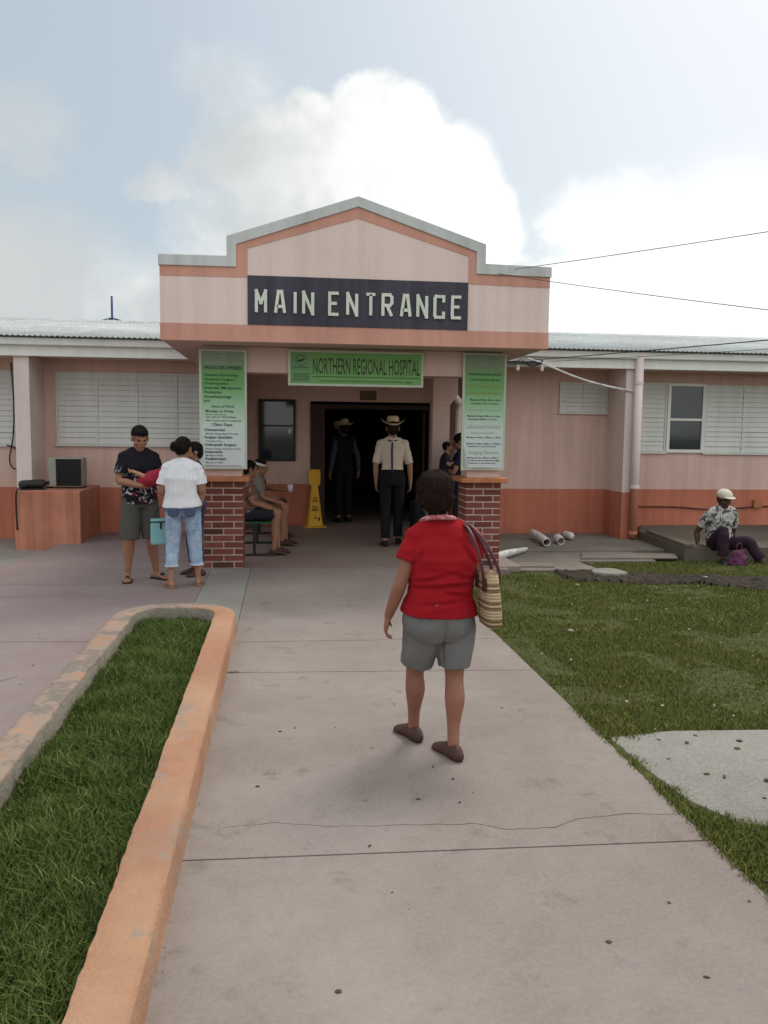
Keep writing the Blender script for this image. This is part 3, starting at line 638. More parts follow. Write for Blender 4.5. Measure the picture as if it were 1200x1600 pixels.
def banner(x0, x1, z0, z1, tilt, label, lines):
    r = empty('hanging_banner', ((x0+x1)/2, 9.90, z0), 0, label, 'banner', None)
    q = MB(); f = .028; q.box(x0, x1, 9.895, 9.925, z0, z1); q.build('frame', M_bfr, r, bevel=.003)
    q = MB()    # printed sheet, a little wavy
    nx, nz = 10, 24; a, b, c, d_ = x0+f, x1-f, z0+f, z1-f*.8
    q.add([(a+(b-a)*i/nx, 9.893-.0012-.0008*noise.noise(Vector((i*.5, j*.3, x0))), c+(d_-c)*j/nz) for j in range(nz+1) for i in range(nx+1)], [(j*(nx+1)+i, j*(nx+1)+i+1, (j+1)*(nx+1)+i+1, (j+1)*(nx+1)+i) for j in range(nz) for i in range(nx)])
    q.build('printed_sheet', bannermat('banner_print', 1.17, 2.56), r, smooth=True)
    groups = {}
    W = x1-x0; H = z1-z0
    for s, u, v, wd, hs, ink, kw in lines:          # u: left edge fraction, v: baseline fraction from top, wd: width fraction
        q = groups.setdefault(ink, MB())
        text(q, s, x0+W*u, z1-H*v, H*hs, 9.8895, width=W*wd, **kw)
    q = groups.setdefault('faded' if 'faded' in groups else 'ink', MB()); logo(q, (x0+x1)/2-.005, z1-H*.055, .045, 9.8895)
    for k, q in groups.items(): q.build('lettering', {'ink': M_ink, 'green': M_inkg, 'faded': M_fade, 'ochre': M_ochre, 'dark': M_inkd}[k], r)
    return r
bd = dict(bold=.022); it = dict(bold=.012, shear=.25); nb = dict(bold=.008)
banner(-.972, -.428, 1.173, 2.555, 0, 'tall green to white banner listing specialties and clinic days on the left brick pillar', [
    ('NORTHERN REGIONAL HOSPITAL', .11, .120, .80, .028, 'faded', bd), ('SPECIALTIES OFFERED', .10, .165, .80, .040, 'ink', bd),
    ('Obstetric/Gynecology', .10, .222, .72, .030, 'green', bd), ('General Surgery', .10, .258, .66, .030, 'green', bd), ('Orthropedics', .10, .292, .52, .029, 'green', bd),
    ('Internal Medecine', .10, .329, .78, .031, 'ink', bd), ('Pediatrics', .11, .365, .36, .030, 'ink', bd), ('Anesthesiology', .10, .402, .58, .031, 'ink', bd), ('ENT', .10, .438, .14, .024, 'ink', bd),
    ('Hours of Work:', .25, .483, .49, .031, 'ink', it), ('Monday to Friday', .13, .522, .60, .029, 'ink', dict(bold=.018, shear=.1)), ('8 a.m. to 5 p.m.', .13, .546, .45, .019, 'ink', nb),
    ('On call on Weekdays', .13, .569, .64, .023, 'ink', nb), ('After 5 p.m. and on weekends.', .13, .598, .76, .021, 'dark', nb), ('Clinic Days', .27, .636, .42, .032, 'dark', bd),
    ('Obstetrician', .10, .679, .44, .031, 'dark', bd), ('Monday, Wednesday & Thursday', .13, .708, .68, .020, 'dark', nb), ('Surgeon Specialist:', .10, .741, .60, .031, 'dark', bd), ('Thursday (9am)', .13, .770, .35, .018, 'dark', nb),
    ('Orthropedic Surgeon:', .10, .804, .68, .031, 'dark', bd), ('Monday, Tuesday, Wednesday & Friday', .13, .834, .74, .018, 'dark', nb), ('Internist:', .11, .864, .38, .031, 'dark', bd), ('Monday to Friday', .13, .890, .36, .019, 'dark', nb),
    ('Pediatrician:', .12, .923, .44, .032, 'dark', bd), ('Monday to Friday', .13, .950, .36, .018, 'dark', nb), ('Compassionate care at its best for our community and Northern area', .10, .974, .78, .011, 'dark', bd)])
banner(2.13, 2.665, 1.178, 2.58, 0, 'tall faded green banner of services and opening times on the right brick pillar', [
    ('NORTHERN REGIONAL HOSPITAL', .13, .187, .76, .026, 'green', bd), ('Other services offered:', .18, .232, .66, .025, 'green', bd), ('24 Hour Emergency Service', .12, .290, .80, .038, 'ochre', nb), ('Outpatient Services', .12, .348, .78, .036, 'ochre', nb),
    ('Monday to Friday : 8a.m. to 5p.m.', .18, .402, .70, .022, 'ink', bd), ('Saturdays 9 a.m. to 12noon', .19, .432, .64, .020, 'ink', bd), ('Pharmacy Services', .14, .490, .74, .026, 'faded', nb),
    ('Monday to Friday : 8:30 a.m. to 7p.m.', .12, .540, .76, .022, 'ink', bd), ('Saturdays: 8:30a.m. to 1p.m.', .14, .566, .66, .020, 'ink', bd), ('Laboratory Services', .12, .640, .76, .048, 'faded', nb), ('Taking of Specimens', .2, .684, .54, .024, 'faded', nb),
    ('Monday to Friday - 6:30a.m. to 10a.m.', .11, .722, .80, .018, 'dark', bd), ('Monday to Friday : 2:00p.m. to 4:00p.m.', .11, .776, .80, .018, 'dark', bd), ('Weekends on call services only', .13, .798, .66, .015, 'dark', bd),
    ('Imaging Services', .17, .858, .68, .044, 'faded', nb), ('Monday to Friday : 8:00a.m. to 5:00p.m.', .14, .897, .72, .018, 'dark', bd), ('on call services on weekends & nights', .15, .920, .74, .017, 'dark', bd), ('Weekends on call services only', .15, .942, .64, .015, 'dark', bd)])
q = MB(); q.add([(2.155, 9.886, 1.47), (2.19, 9.880, 1.33), (2.20, 9.870, 1.215), (2.158, 9.884, 1.215)], [(0, 1, 2, 3)]); q.add([(2.19, 9.87, 1.213), (2.40, 9.878, 1.202), (2.60, 9.888, 1.212), (2.40, 9.889, 1.222)], [(0, 1, 2, 3)])
cor = q.build('curled_corner', mat('peeled_backing', rough=.7, fn=var((.42,.41,.38), .2, 9)), [o for o in COL.objects if o.name.startswith('hanging_banner') and o.location.x > 0][0])
sd_ = cor.modifiers.new('t', 'SOLIDIFY'); sd_.thickness = .001
# centre board
r = empty('hospital_name_board', (.85, 9.90, 2.158), 0, 'wide green board reading NORTHERN REGIONAL HOSPITAL hanging under the porch beam', 'sign')
q = MB(); q.box(.048, 1.65, 9.895, 9.925, 2.158, 2.572); q.build('frame', M_bfr, r, bevel=.003)
q = MB(); q.box(.076, 1.622, 9.891, 9.897, 2.186, 2.545)
q.build('printed_sheet', mat('board_print', rough=.5, fn=lambda g, t: g.mix(g.noise(worldpos(g), 3, 5), (.12,.32,.085), (.20,.40,.14))), r)
q = MB(); q.box(.085, .315, 9.887, 9.8905, 2.335, 2.535); q.box(.085, .315, 9.887, 9.8905, 2.20, 2.31); q.build('logo_panel', mat('board_panel', rough=.5, fn=var((.15,.30,.13), .15, 4)), r)
q = MB(); text(q, 'NORTHERN REGIONAL HOSPITAL', .338, 2.300, .265, 9.8895, width=1.268, bold=.012); logo(q, .20, 2.45, .062, 9.8865)
q.box(.335, 1.61, 9.888, 9.8905, 2.262, 2.270); text(q, 'Compassionate care at its best for the people of the Northern region', .42, 2.208, .036, 9.8895, width=1.1, bold=.01)
for k in range(4): q.box(.11, .29, 9.8862, 9.8868, 2.285-.022*k, 2.293-.022*k)
q.build('lettering', mat('board_ink', (.045,.065,.025), rough=.6), r)

# ------------------------------------------------------------------ air conditioner and junk on the pedestal
r = empty('air_conditioner', (-3.19, 12.7, .745), 0, 'beige outdoor air conditioner with dark grille on the orange pedestal', 'air conditioner')
q = MB(); q.box(-3.40, -2.92, 12.58, 12.86, .77, 1.19); q.build('casing', mat('ac_casing', rough=.5, fn=paint((.30,.30,.25), streak=.3)), r, bevel=.012)
q = MB(); q.box(-3.29, -2.932, 12.572, 12.579, .785, 1.178); q.build('grille_recess', M_black, r)
q = MB()
for k in range(14): q.box(-3.26, -2.945, 12.556, 12.571, .80+k*.0275, .808+k*.0275)
for k in range(3): q.box(-3.268+k*.16, -3.258+k*.16, 12.552, 12.572, .79, 1.175)
q.build('grille', M_dkmetal, r)
for a_ in ((-3.45, -3.40), (-2.98, -2.93)): q = MB(); q.box(*a_, 12.58, 12.86, .745, .77); q.build('mounting_foot', M_dkmetal, r)
r = empty('rusty_motor', (-3.55, 12.35, .745), .15, 'dark rusty motor lying on the orange pedestal beside the air conditioner', 'machinery')
q = MB(); q.tube([(-.14, 0, .075), (.12, 0, .085)], [.06, .065], n=16, cap='round'); q.build('motor_body', M_dkmetal, r, smooth=True, world=False)
q = MB(); q.box(-.17, .17, -.09, .09, 0, .018); q.tube([(.12, 0, .08), (.22, 0, .085)], .014, n=8); q.box(.10, .22, -.05, .05, .10, .125); q.build('base_plate', M_dkmetal, r, bevel=.004, world=False)
q = MB(); q.tube([(-4.10, 13.33, 2.6), (-4.08, 13.34, 2.0), (-4.10, 13.33, 1.5), (-4.16, 13.32, 1.15), (-4.10, 13.3, 1.0), (-3.97, 13.31, 1.02), (-3.95, 13.33, 1.15), (-4.06, 13.34, 1.3), (-4.2, 13.34, 1.35)], .010, n=7, smooth=6)
tag(q.build('loose_cable', M_black, smooth=True), 'black cable hanging in a loop on the wall left of the fin wall', 'cable')
q = MB(); q.tube([(-3.60, 12.28, .80), (-3.66, 12.0, .77), (-3.70, 12.06, .55), (-3.70, 12.08, .2)], .012, n=7, smooth=5); tag(q.build('drain_hose', M_dkmetal, smooth=True), 'thin dark hose drooping over the edge of the orange pedestal', 'hose')

# ------------------------------------------------------------------ wet floor sign
r = empty('wet_floor_sign', (.515, 14.12, 0), .12, 'tall yellow wet floor cone standing left of the dark doorway', 'safety sign')
M_yel = mat('yellow_plastic', rough=.45, fn=var((.68,.36,.018), .12, 5))
q = MB()
def sq(h, z, ch=.2):
    c = h*(1-ch); return [(c,-h,z),(h,-c,z),(h,c,z),(c,h,z),(-c,h,z),(-h,c,z),(-h,-c,z),(-c,-h,z)]
q.loft([sq(.185, 0), sq(.185, .018), sq(.135, .03), sq(.128, .06), sq(.055, .70), sq(.05, .72)]); q.build('cone_body', M_yel, r, bevel=.004, world=False)
q = MB(); q.prism([(-.085, .70), (.085, .70), (.098, .74), (.103, .93), (.085, .975), (-.085, .975), (-.103, .93), (-.098, .74)], -.022, .022, 'y'); hd = q.build('head_plate', M_yel, r, bevel=.01, world=False)
q = MB()
for s_, z_, w_ in (('WET', .475, .075), ('FLOOR', .43, .10), ('PISO', .325, .085), ('MOJADO', .28, .115)):
    b0 = len(q.v); text(q, s_, 0, z_, .05, 0, width=w_, align='CENTER', bold=.03)
    for i in range(b0, len(q.v)): v = q.v[i]; q.v[i] = (v[0], -(.128+(.055-.128)*(v[2]-.06)/.64)-.003, v[2])
q.prism([(-.025,.15),(.0,.19),(.025,.15)], -.1205, -.12, 'y'); q.prism([(.05,.11),(.075,.11),(.075,.17),(.05,.17)], -.1235, -.122, 'y')
q.build('lettering', M_black, r, world=False)

# ------------------------------------------------------------------ bench
r = empty('waiting_bench', (-.38, 11.0, 0), 0, 'green seated metal bench with black legs inside the porch behind the left pillar', 'bench')
M_gr = mat('green_seat', rough=.5, fn=var((.015,.085,.035), .2, 6))
for k in range(5):
    y = 10.78+k*.52
    q = MB(); q.box(-.58, -.15, y, y+.46, .425, .45); q.build('seat', M_gr, r, bevel=.01)
    q = MB(); q.prism([(-.60, .46), (-.575, .45), (-.65, .86), (-.68, .86)], y+.02, y+.44, 'y'); q.build('backrest', M_gr, r, bevel=.008)
for y in (10.82, 12.0, 13.1):
    q = MB(); q.box(-.40, -.36, y, y+.04, .03, .40); q.box(-.62, -.10, y-.01, y+.05, 0, .03); q.build('leg', M_dkmetal, r, bevel=.004)
q = MB(); q.box(-.42, -.34, 10.75, 13.3, .385, .423); q.build('beam', M_dkmetal, r)

# ------------------------------------------------------------------ pipes and stones on the right apron
def pvc(name, pts, r_, label, grp=True, mt=M_pvc):
    q = MB(); n = 20; P = [Vector(p) for p in pts]; q.tube(P, r_, n=n, cap=False, smooth=3 if len(P) > 2 else 0)
    o = q.build(name, mt, smooth=True); s_ = o.modifiers.new('t', 'SOLIDIFY'); s_.thickness = .006
    tag(o, label, 'pipe', 'plastic pipe stubs on the apron' if grp else None); return o
pvc('pipe_stub', [(3.92, 12.75, .06), (3.90, 12.2, .045), (3.84, 11.75, .035)], .058, 'longest of the white pipe stubs, stained pinkish, lying on the apron')
pvc('pipe_stub', [(4.20, 12.35, .035), (4.17, 12.2, .035), (4.14, 12.0, .02)], .058, 'short white pipe stub between the long stub and the round capped one')
q = MB(); q.tube([(4.47, 12.75, .03), (4.47, 12.5, .035)], .055, n=20, cap='round'); tag(q.build('pipe_stub', M_pvc, smooth=True), 'round capped white pipe end, rightmost of the three stubs', 'pipe', 'plastic pipe stubs on the apron')
q = MB(); q.tube([(2.73, 10.55, .95), (2.73, 10.55, .12), (2.78, 10.6, .02), (3.0, 10.9, .0), (3.4, 11.4, -.02)], [(.02,.02), (.02,.02), (.05,.05), (.09,.05), (.06,.03)], n=12, smooth=4)
tag(q.build('downpipe', M_pvc, smooth=True), 'thin pipe running down behind the right brick pillar into a white mortar sweep', 'pipe')
def stone(loc, rx, ry, h, label):
    q = MB(); n = 11; o = [(rx*(1+.15*math.sin(3*a+loc[0]))*math.cos(a), ry*(1+.12*math.cos(2*a))*math.sin(a)) for a in np.linspace(0, 6.28, n+1)[:-1]]
    q.prism(o, -.05, h); b = q.build('flat_stone', M_slab, bevel=.012); b.location = loc; tag(b, label, 'stone'); return b
stone((3.86, 9.45, -.05), .20, .22, .06, 'pale flat stone slab lying on the grass by the mud trench')
q = MB(); q.tube([(5.5, 13.37, .45), (5.9, 13.37, .42), (6.6, 13.38, .41), (7.3, 13.37, .37), (8.2, 13.38, .42), (9.5, 13.38, .45)], .012, n=8, smooth=5)
tag(q.build('wall_conduit', mat('conduit_brown', (.10,.035,.02), rough=.6), smooth=True), 'thin dark conduit along the orange wall behind the seated man', 'cable')
q = MB(); q.box(8.0, 8.14, 13.34, 13.398, .40, .54); tag(q.build('junction_box', M_orng, bevel=.008), 'small orange junction box on the right wall above the walkway', 'electrical box')
# low walkway the man sits on
q = MB()
q.prism([(5.45, 10.72), (9.5, 10.62), (9.5, 13.39), (6.0, 13.39), (5.62, 12.6)], -.25, .10)
q.prism([(5.45, 10.70), (5.62, 12.35), (5.74, 12.35), (5.57, 10.70)], .1002, .15)
wk = q.build('low_walkway', mat('mossy_concrete', rough=.9, fn=conc((.085,.070,.052), (.17,.145,.115), (.04,.033,.022), .8), bump=(.6, .015, cb)), bevel=.01); tag(wk, kind='structure')

# ------------------------------------------------------------------ cables, wires, mast
def wire(name, a, b, sag, r_, mt, label, cat='wire', n=14, grp=None):
    a, b = Vector(a), Vector(b); P = []
    for i in range(n+1):
        t = i/n; p = a.lerp(b, t); p.z -= sag*4*t*(1-t); P.append(p)
    q = MB(); q.tube(P, r_, n=7); return tag(q.build(name, mt, smooth=True), label, cat, grp)
wire('power_line', (2.40, 9.75, 3.50), (6.4, 2.0, 3.16), .04, .0035, M_dkmetal, 'thin wire rising from the right shoulder of the gable into the sky', grp='wires over the right wing')
wire('power_line', (2.25, 9.62, 3.49), (5.8, 4.0, 2.05), .05, .0035, M_dkmetal, 'thin wire falling from the gable toward the right edge of the sky', grp='wires over the right wing')
wire('power_line', (3.76, 12.38, 2.735), (6.5, 2.4, 2.50), .02, .006, M_black, 'thick black service cable along the right eave', grp='wires over the right wing')
wire('power_line', (4.0, 12.38, 2.715), (6.6, 2.8, 2.37), .02, .003, M_black, 'thinner black service cable just under the thick one', grp='wires over the right wing')
q = MB(); q.tube([(3.69, 12.5, 2.765), (3.95, 12.52, 2.69), (4.53, 12.6, 2.495), (5.0, 12.62, 2.38), (5.40, 12.64, 2.315), (5.47, 12.63, 2.31)], .016, n=9, smooth=5)
tag(q.build('white_conduit', M_pvc, smooth=True), 'white cable sleeve sagging from the canopy to the right fin wall', 'cable')
r = empty('service_bracket', (3.72, 12.52, 2.62), 0, 'small service bracket with insulators and tangled wires under the right eave', 'bracket')
q = MB(); q.box(3.2, 3.95, 12.56, 12.59, 2.70, 2.725); q.box(3.92, 3.945, 12.54, 12.56, 2.62, 2.75); q.build('bar', M_dkmetal, r)
for x in (3.3, 3.55, 3.93): q = MB(); q.tube([(x, 12.54, 2.60), (x, 12.54, 2.69)], [.03, .022], n=12, cap='round'); q.build('insulator', M_white, r, smooth=True)
q = MB()
for k in range(5): q.tube([(3.1+.1*k, 12.54, 2.74-.01*k), (3.4+.05*k, 12.50, 2.66+.02*k), (3.75, 12.5, 2.72-.02*k), (3.92, 12.5, 2.70)], .006, n=6, smooth=4)
q.build('wire_tangle', M_dkmetal, r, smooth=True)
r = empty('roof_mast', (-3.318, 17.0, 3.55), 0, 'thin blue mast with guy wires standing on the left roof', 'mast')
q = MB(); q.tube([(-3.318, 17, 3.4), (-3.318, 17, 4.175)], .022, n=10); q.build('pole', mat('mast_blue', (.045,.075,.22), rough=.5), r, smooth=True)
for a in ((-3.85, 16.9, 3.60), (-3.65, 17.3, 3.60), (-2.78, 16.9, 3.60), (-2.95, 17.4, 3.6)):
    q = MB(); q.tube([(-3.318, 17, 3.76), a], .011, n=6); q.build('guy_wire', M_dkmetal, r)
# ------------------------------------------------------------------ people
V = Vector
def skin(name, c): 
    return mat('skin_'+name, rough=.55, spec=.35, sss=.12, fn=lambda g, t: g.mix(g.noise(t, 14, 6, .65), mul(c, .74), mul(c, 1.22)), bump=(.15, .002, 180))
SK = skin('brown', (.30,.145,.085)); SK2 = skin('tan', (.36,.19,.12)); SK3 = skin('dark', (.10,.045,.028)); SKB = skin('baby', (.40,.21,.145))
def hairm(name, c): return mat('hair_'+name, rough=.75, spec=.12, fn=lambda g, t: g.mix(g.noise(g.scale(t, 60, 60, 9), 1, 4), mul(c, .4), mul(c, 1.3)), bump=(.5, .008, lambda g, t: g.noise(g.scale(t, 120, 120, 16), 1, 4, .7)))
HB = hairm('black', (.012,.010,.009)); HBR = hairm('brown', (.028,.014,.010))
def cloth(name, c, fn=None, k=.12, weave=500):
    return mat('cloth_'+name, rough=.9, spec=.15, fn=fn or var(c, k, 7), bump=(.2, .002, lambda g, t: g.m('ADD', g.noise(t, weave, 2), g.m('MULTIPLY', g.noise(t, 30, 4), 2.0))))
def finger(q, p, d, n, L, r, curl, ref):
    """p root, d direction, n curl-towards direction"""
    pts = [p]; rr = [r*1.05]; a = 0; c = V(p)
    for k, f in enumerate((.46, .30, .24)):
        a += curl*(1 if k else .6); dd = (d*math.cos(a) + n*math.sin(a)).normalized(); c = c + dd*L*f; pts.append(V(c)); rr.append(r*(.95-.12*k))
    q.tube(pts, rr, n=8, cap='round', smooth=2)
def hand(q, w, d, pn, side, s=1., curl=.45):
    """w wrist, d hand direction, pn palm-facing direction, side = direction of the thumb"""
    d = d.normalized(); side = (side-d*side.dot(d)).normalized(); pn = d.cross(side).normalized()*(1 if d.cross(side).dot(pn) > 0 else -1)
    q.tube([w-d*.02*s, w+d*.02*s, w+d*.05*s, w+d*.085*s], [(.024*s,.018*s), (.030*s,.017*s), (.040*s,.016*s), (.037*s,.012*s)], n=12, ref=side, cap='round', smooth=2)
    for k, (L, o) in enumerate(((.068, .028), (.077, .010), (.072, -.009), (.056, -.027))):
        finger(q, w+d*(.082-.004*abs(k-1.3))*s+side*o*s, (d+side*o*2.2).normalized(), pn, L*s, .0088*s, curl*(1+.12*k), side)
    finger(q, w+d*.026*s+side*.026*s+pn*.006*s, (d*.75+side*.75+pn*.25).normalized(), (pn*.6+d*.5-side*.3).normalized(), .060*s, .0105*s, curl*.7, side)
def J(ht=1.65, **k):
    s = ht/1.7
    j = dict(P=V((0,0,.93)), W=V((0,.005,1.08)), C=V((0,.01,1.26)), N=V((0,-.01,1.44)), H=V((0,.015,1.585)),
             sL=V((-.158,-.005,1.378)), sR=V((.158,-.005,1.378)), eL=V((-.225,-.03,1.10)), eR=V((.225,-.03,1.10)), wL=V((-.235,.04,.85)), wR=V((.235,.04,.85)),
             hL=V((-.09,0,.90)), hR=V((.09,0,.90)), kL=V((-.095,.02,.48)), kR=V((.095,.02,.48)), aL=V((-.095,-.02,.085)), aR=V((.095,-.02,.085)), fL=V((-.03,.2,0)), fR=V((.03,.2,0)))
    for a in j: j[a] = j[a]*s if a not in ('fL', 'fR') else j[a]
    for a, b in k.items():
        if a != 'hs': j[a] = V(b)
    j['s'] = s; j['hs'] = k.get('hs', s*1.09); return j
def head(q, c, s, yaw=0, pitch=0, jaw=1.):
    R = Matrix.Rotation(yaw, 3, 'Z') @ Matrix.Rotation(pitch, 3, 'X')
    e = lambda p, r, rr=None: q.ell(c + R @ V(p)*s, [x*s for x in r], R @ rr if rr is not None else R)
    e((0,-.012,.030), (.075,.093,.083)); e((0,.022,-.035), (.058*jaw,.066,.080)); e((0,.055,-.088), (.030*jaw,.028,.024)); e((0,.06,.022), (.055,.028,.014))
    e((0,.092,-.018), (.012,.016,.020)); e((0,.084,.005), (.008,.014,.026)); e((0,.084,-.052), (.022,.010,.006)); e((0,.082,-.062), (.019,.010,.006))
    e((-.045,.05,-.03), (.022,.024,.022)); e((.045,.05,-.03), (.022,.024,.022))
    for x in (-1, 1): e((.078*x,-.005,-.008), (.010,.020,.030), Matrix.Rotation(-.25*x, 3, 'Z'))
    return R
def torso(q, j, k=1., infl=0., g=(1,1,1,1), low=True, top=True, hemf=None):
    s = j['s']*k; P, W, C, N = j['P'], j['W'], j['C'], j['N']
    ah = (j['hR']-j['hL']).normalized(); as_ = (j['sR']-j['sL']).normalized()
    up = (W-P).normalized(); sp = (j['sR']+j['sL'])/2
    i = infl
    pts = []
    if hemf is not None: pts += [(P.lerp(W, hemf), .160*s*g[0]+i, .118*s*g[0]+i, ah)]
    elif low: pts += [(P-up*.07*j['s'], .150*s*g[0]+i, .108*s*g[0]+i, ah)]
    if hemf is None or hemf < -.1: pts += [(P, .160*s*g[0]+i, .118*s*g[0]+i, ah)]
    pts += [(P.lerp(W, .6), .148*s*g[1]+i, .110*s*g[1]+i, ah), (W, .138*s*g[1]+i, .103*s*g[1]+i, ah), (W.lerp(C, .5), .146*s*g[2]+i, .106*s*g[2]+i, as_), (C, .160*s*g[2]+i, .112*s*g[2]+i, as_),
            (C.lerp(sp, .6), .168*s*g[3]+i, .098*s*g[3]+i, as_), (sp, .150*s*g[3]+i, .078*s*g[3]+i, as_), (sp.lerp(N, .6)+V((0,0,.012)), .085*s*g[3]+i, .062*s*g[3]+i, as_)]
    n = 20; rings = []
    for a, (p, rx, ry, ac) in enumerate(pts):
        t = ((pts[min(a+1, len(pts)-1)][0] - pts[max(a-1, 0)][0])).normalized(); x = (ac-t*ac.dot(t)).normalized(); y = t.cross(x)
        rings.append([p + x*rx*(abs(math.cos(th))**.9)*(1 if math.cos(th) > 0 else -1) + y*ry*(abs(math.sin(th))**.9)*(1 if math.sin(th) > 0 else -1) for th in [2*math.pi*m/n for m in range(n)]])
    q.loft(rings)
    q.tube([j['sL']+V((0,0,.0)), j['sL'].lerp(N, .55)+V((0,0,.010)), N+V((0,0,-.004)), j['sR'].lerp(N, .55)+V((0,0,.010)), j['sR']], [.040*s+i, .040*s+i, .048*s+i, .040*s+i, .040*s+i], n=12, cap='round')
def arm(q, a, b, c, s, gr=1., i=0., part=1.):
    m1, m2 = a.lerp(b, .45), b.lerp(c, .35)
    q.tube([a, m1, b, m2, c], [.044*s*gr+i, .046*s*gr+i, .036*s*gr+i, .037*s*gr+i, .025*s*gr+i], n=18, cap='round', smooth=6)
def leg(q, a, b, c, s, gr=1., back=V((0,-1,0))):
    q.tube([a, a.lerp(b, .45), b, b.lerp(c, .32)+back*.018*s, b.lerp(c, .7), c], [.083*s*gr, .071*s*gr, .052*s*gr, .056*s*gr, .037*s*gr, .033*s], n=20, cap='round', smooth=6)
def foot(q, an, f, s, i=0., lift=0.):
    f = V(f).normalized(); z = V((0,0,1)); base = V((an.x, an.y, an.z-.078*s+i*.6)); L = .245*s
    h = base-f*.055*s
    pts = [h+z*.022*s, h+f*.03*s+z*.034*s, h+f*.09*s+z*.036*s, h+f*.15*s+z*.022*s, h+f*.20*s+z*.012*s, h+f*(L-.02*s)+z*.008*s]
    q.tube(pts, [(.024*s+i,.030*s+i), (.031*s+i,.042*s+i), (.033*s+i,.038*s+i), (.040*s+i,.026*s+i), (.044*s+i,.019*s+i), (.034*s+i,.014*s+i)], n=14, ref=z.cross(f), cap='round', smooth=2)
def body(j, root, mt, gr=1., lg=1., voxel=.0065, yaw=0, pitch=0, g=(1,1,1,1), hands=((V((0,.2,-1)), V((1,0,0)), V((0,1,0))), (V((0,.2,-1)), V((-1,0,0)), V((0,1,0)))), curl=.5, feet=True, neck=1.):
    q = MB(); s = j['s']; torso(q, j, g=g)
    hs = j.get('hs', s*1.09); R = head(q, j['H'], hs, yaw, pitch)
    q.tube([j['N']-V((0,0,.03*s)), j['N'].lerp(j['H'], .3), j['H']+V((0,-.02*s,-.01*s))], [.062*s*neck, .054*s*neck, .052*s*neck], n=14, smooth=2)
    for L, (hd, pn, sd_) in zip('LR', hands):
        arm(q, j['s'+L], j['e'+L], j['w'+L], s, gr); hand(q, j['w'+L], hd, pn, sd_, s*.97, curl)
        leg(q, j['h'+L], j['k'+L], j['a'+L], s, gr*lg, back=(V((0,-1,0)) if (j['k'+L].z-j['a'+L].z) > .2 else V((0,0,-1))))
        if feet: foot(q, j['a'+L], j['f'+L], s)
    o = organic('body', q, mt, root, voxel, 5)
    for x in (-1, 1):
        q = MB(); q.ell(j['H'] + R @ V((.031*x, .0745, .004))*hs, [.0125*hs, .009*hs, .0075*hs], R, 10, 6)
        q.build('eye', mat('eye_dark', (.02,.012,.01), rough=.25), root, smooth=True, world=False)
    return o, R
def hair(root, j, R, mt, ells, voxel=.005, amp=.004, fr=28, strands=1500):
    q = MB(); s = j.get('hs', j['s']*1.09)
    for c, r in ells: q.ell(j['H'] + R @ V(c)*s, [x*s for x in r], R)
    o = organic('hair', q, mt, root, voxel, 2, disp=lambda p: amp*noise.noise(V((p.x*fr*2, p.y*fr*2, p.z*fr))) + amp*.5*noise.noise(p*90))
    me = o.data; nv = len(me.vertices); vs = [v.co.copy() for v in me.vertices]; ns = [v.normal.copy() for v in me.vertices]; fs = [tuple(p.vertices) for p in me.polygons]
    cr = j['H'] + R @ V((0, -.03, .12))*s; L0 = .038*s
    for _ in range(strands):
        k = random.randrange(nv); p, nn = vs[k], ns[k]; d = (p-cr); d = d - nn*d.dot(nn)
        if d.length < 1e-4: continue
        d = d.normalized(); d = (d + V([random.uniform(-.35, .35) for _ in range(3)]) + V((0,0,-.25))).normalized(); w = d.cross(nn).normalized()*.0009
        L = L0*random.uniform(.5, 1.2); a = p - nn*.002; b_ = p + d*L*.5 + nn*.0035; c_ = p + d*L + nn*random.uniform(-.002, .006)
        b = len(vs); vs += [a-w, a+w, b_+w, b_-w, c_]; fs += [(b, b+1, b+2, b+3), (b+3, b+2, b+4)]
    m2 = bpy.data.meshes.new('hair'); m2.from_pydata(vs, [], fs); m2.update(); m2.materials.append(mt); m2.polygons.foreach_set('use_smooth', [True]*len(m2.polygons))
    o.data = m2; return o
SHORT = [((0,-.022,.040), (.083,.098,.086)), ((0,-.055,-.005), (.072,.060,.075))]
def folds(amp, f=(9, 9, 22), seed=0., extra=None):
    def d(p):
        v = amp*noise.noise(V((p.x*f[0]+seed, p.y*f[1], p.z*f[2]))) + amp*.45*noise.noise(V((p.x*f[0]*2.6, p.y*f[1]*2.6+seed, p.z*f[2]*2.1)))
        return v + (extra(p) if extra else 0)
    return d
def shirt(root, j, mt, g=(1,1,1,1), infl=.014, slv=1., sr=(.060,.056), name='shirt', voxel=.006, disp=None, hem=None, long=False, low=True):
    q = MB(); s = j['s']; torso(q, j, infl=infl, g=g, hemf=hem, low=low)
    for L in 'LR':
        a, b, c = j['s'+L], j['e'+L], j['w'+L]
        if long: q.tube([a, a.lerp(b, .5), b, b.lerp(c, .5), b.lerp(c, slv)], [.057*s, .054*s, .048*s, .044*s, .039*s], n=14, smooth=3, cap='round')
        else: q.tube([a+V((0,0,-.01)), a.lerp(b, slv*.5), a.lerp(b, slv)], [.058*s, sr[0]*s, sr[1]*s], n=16, smooth=3)
        q.ell(a, [.060*s]*3)
    return organic(name, q, mt, root, voxel, 3, disp)
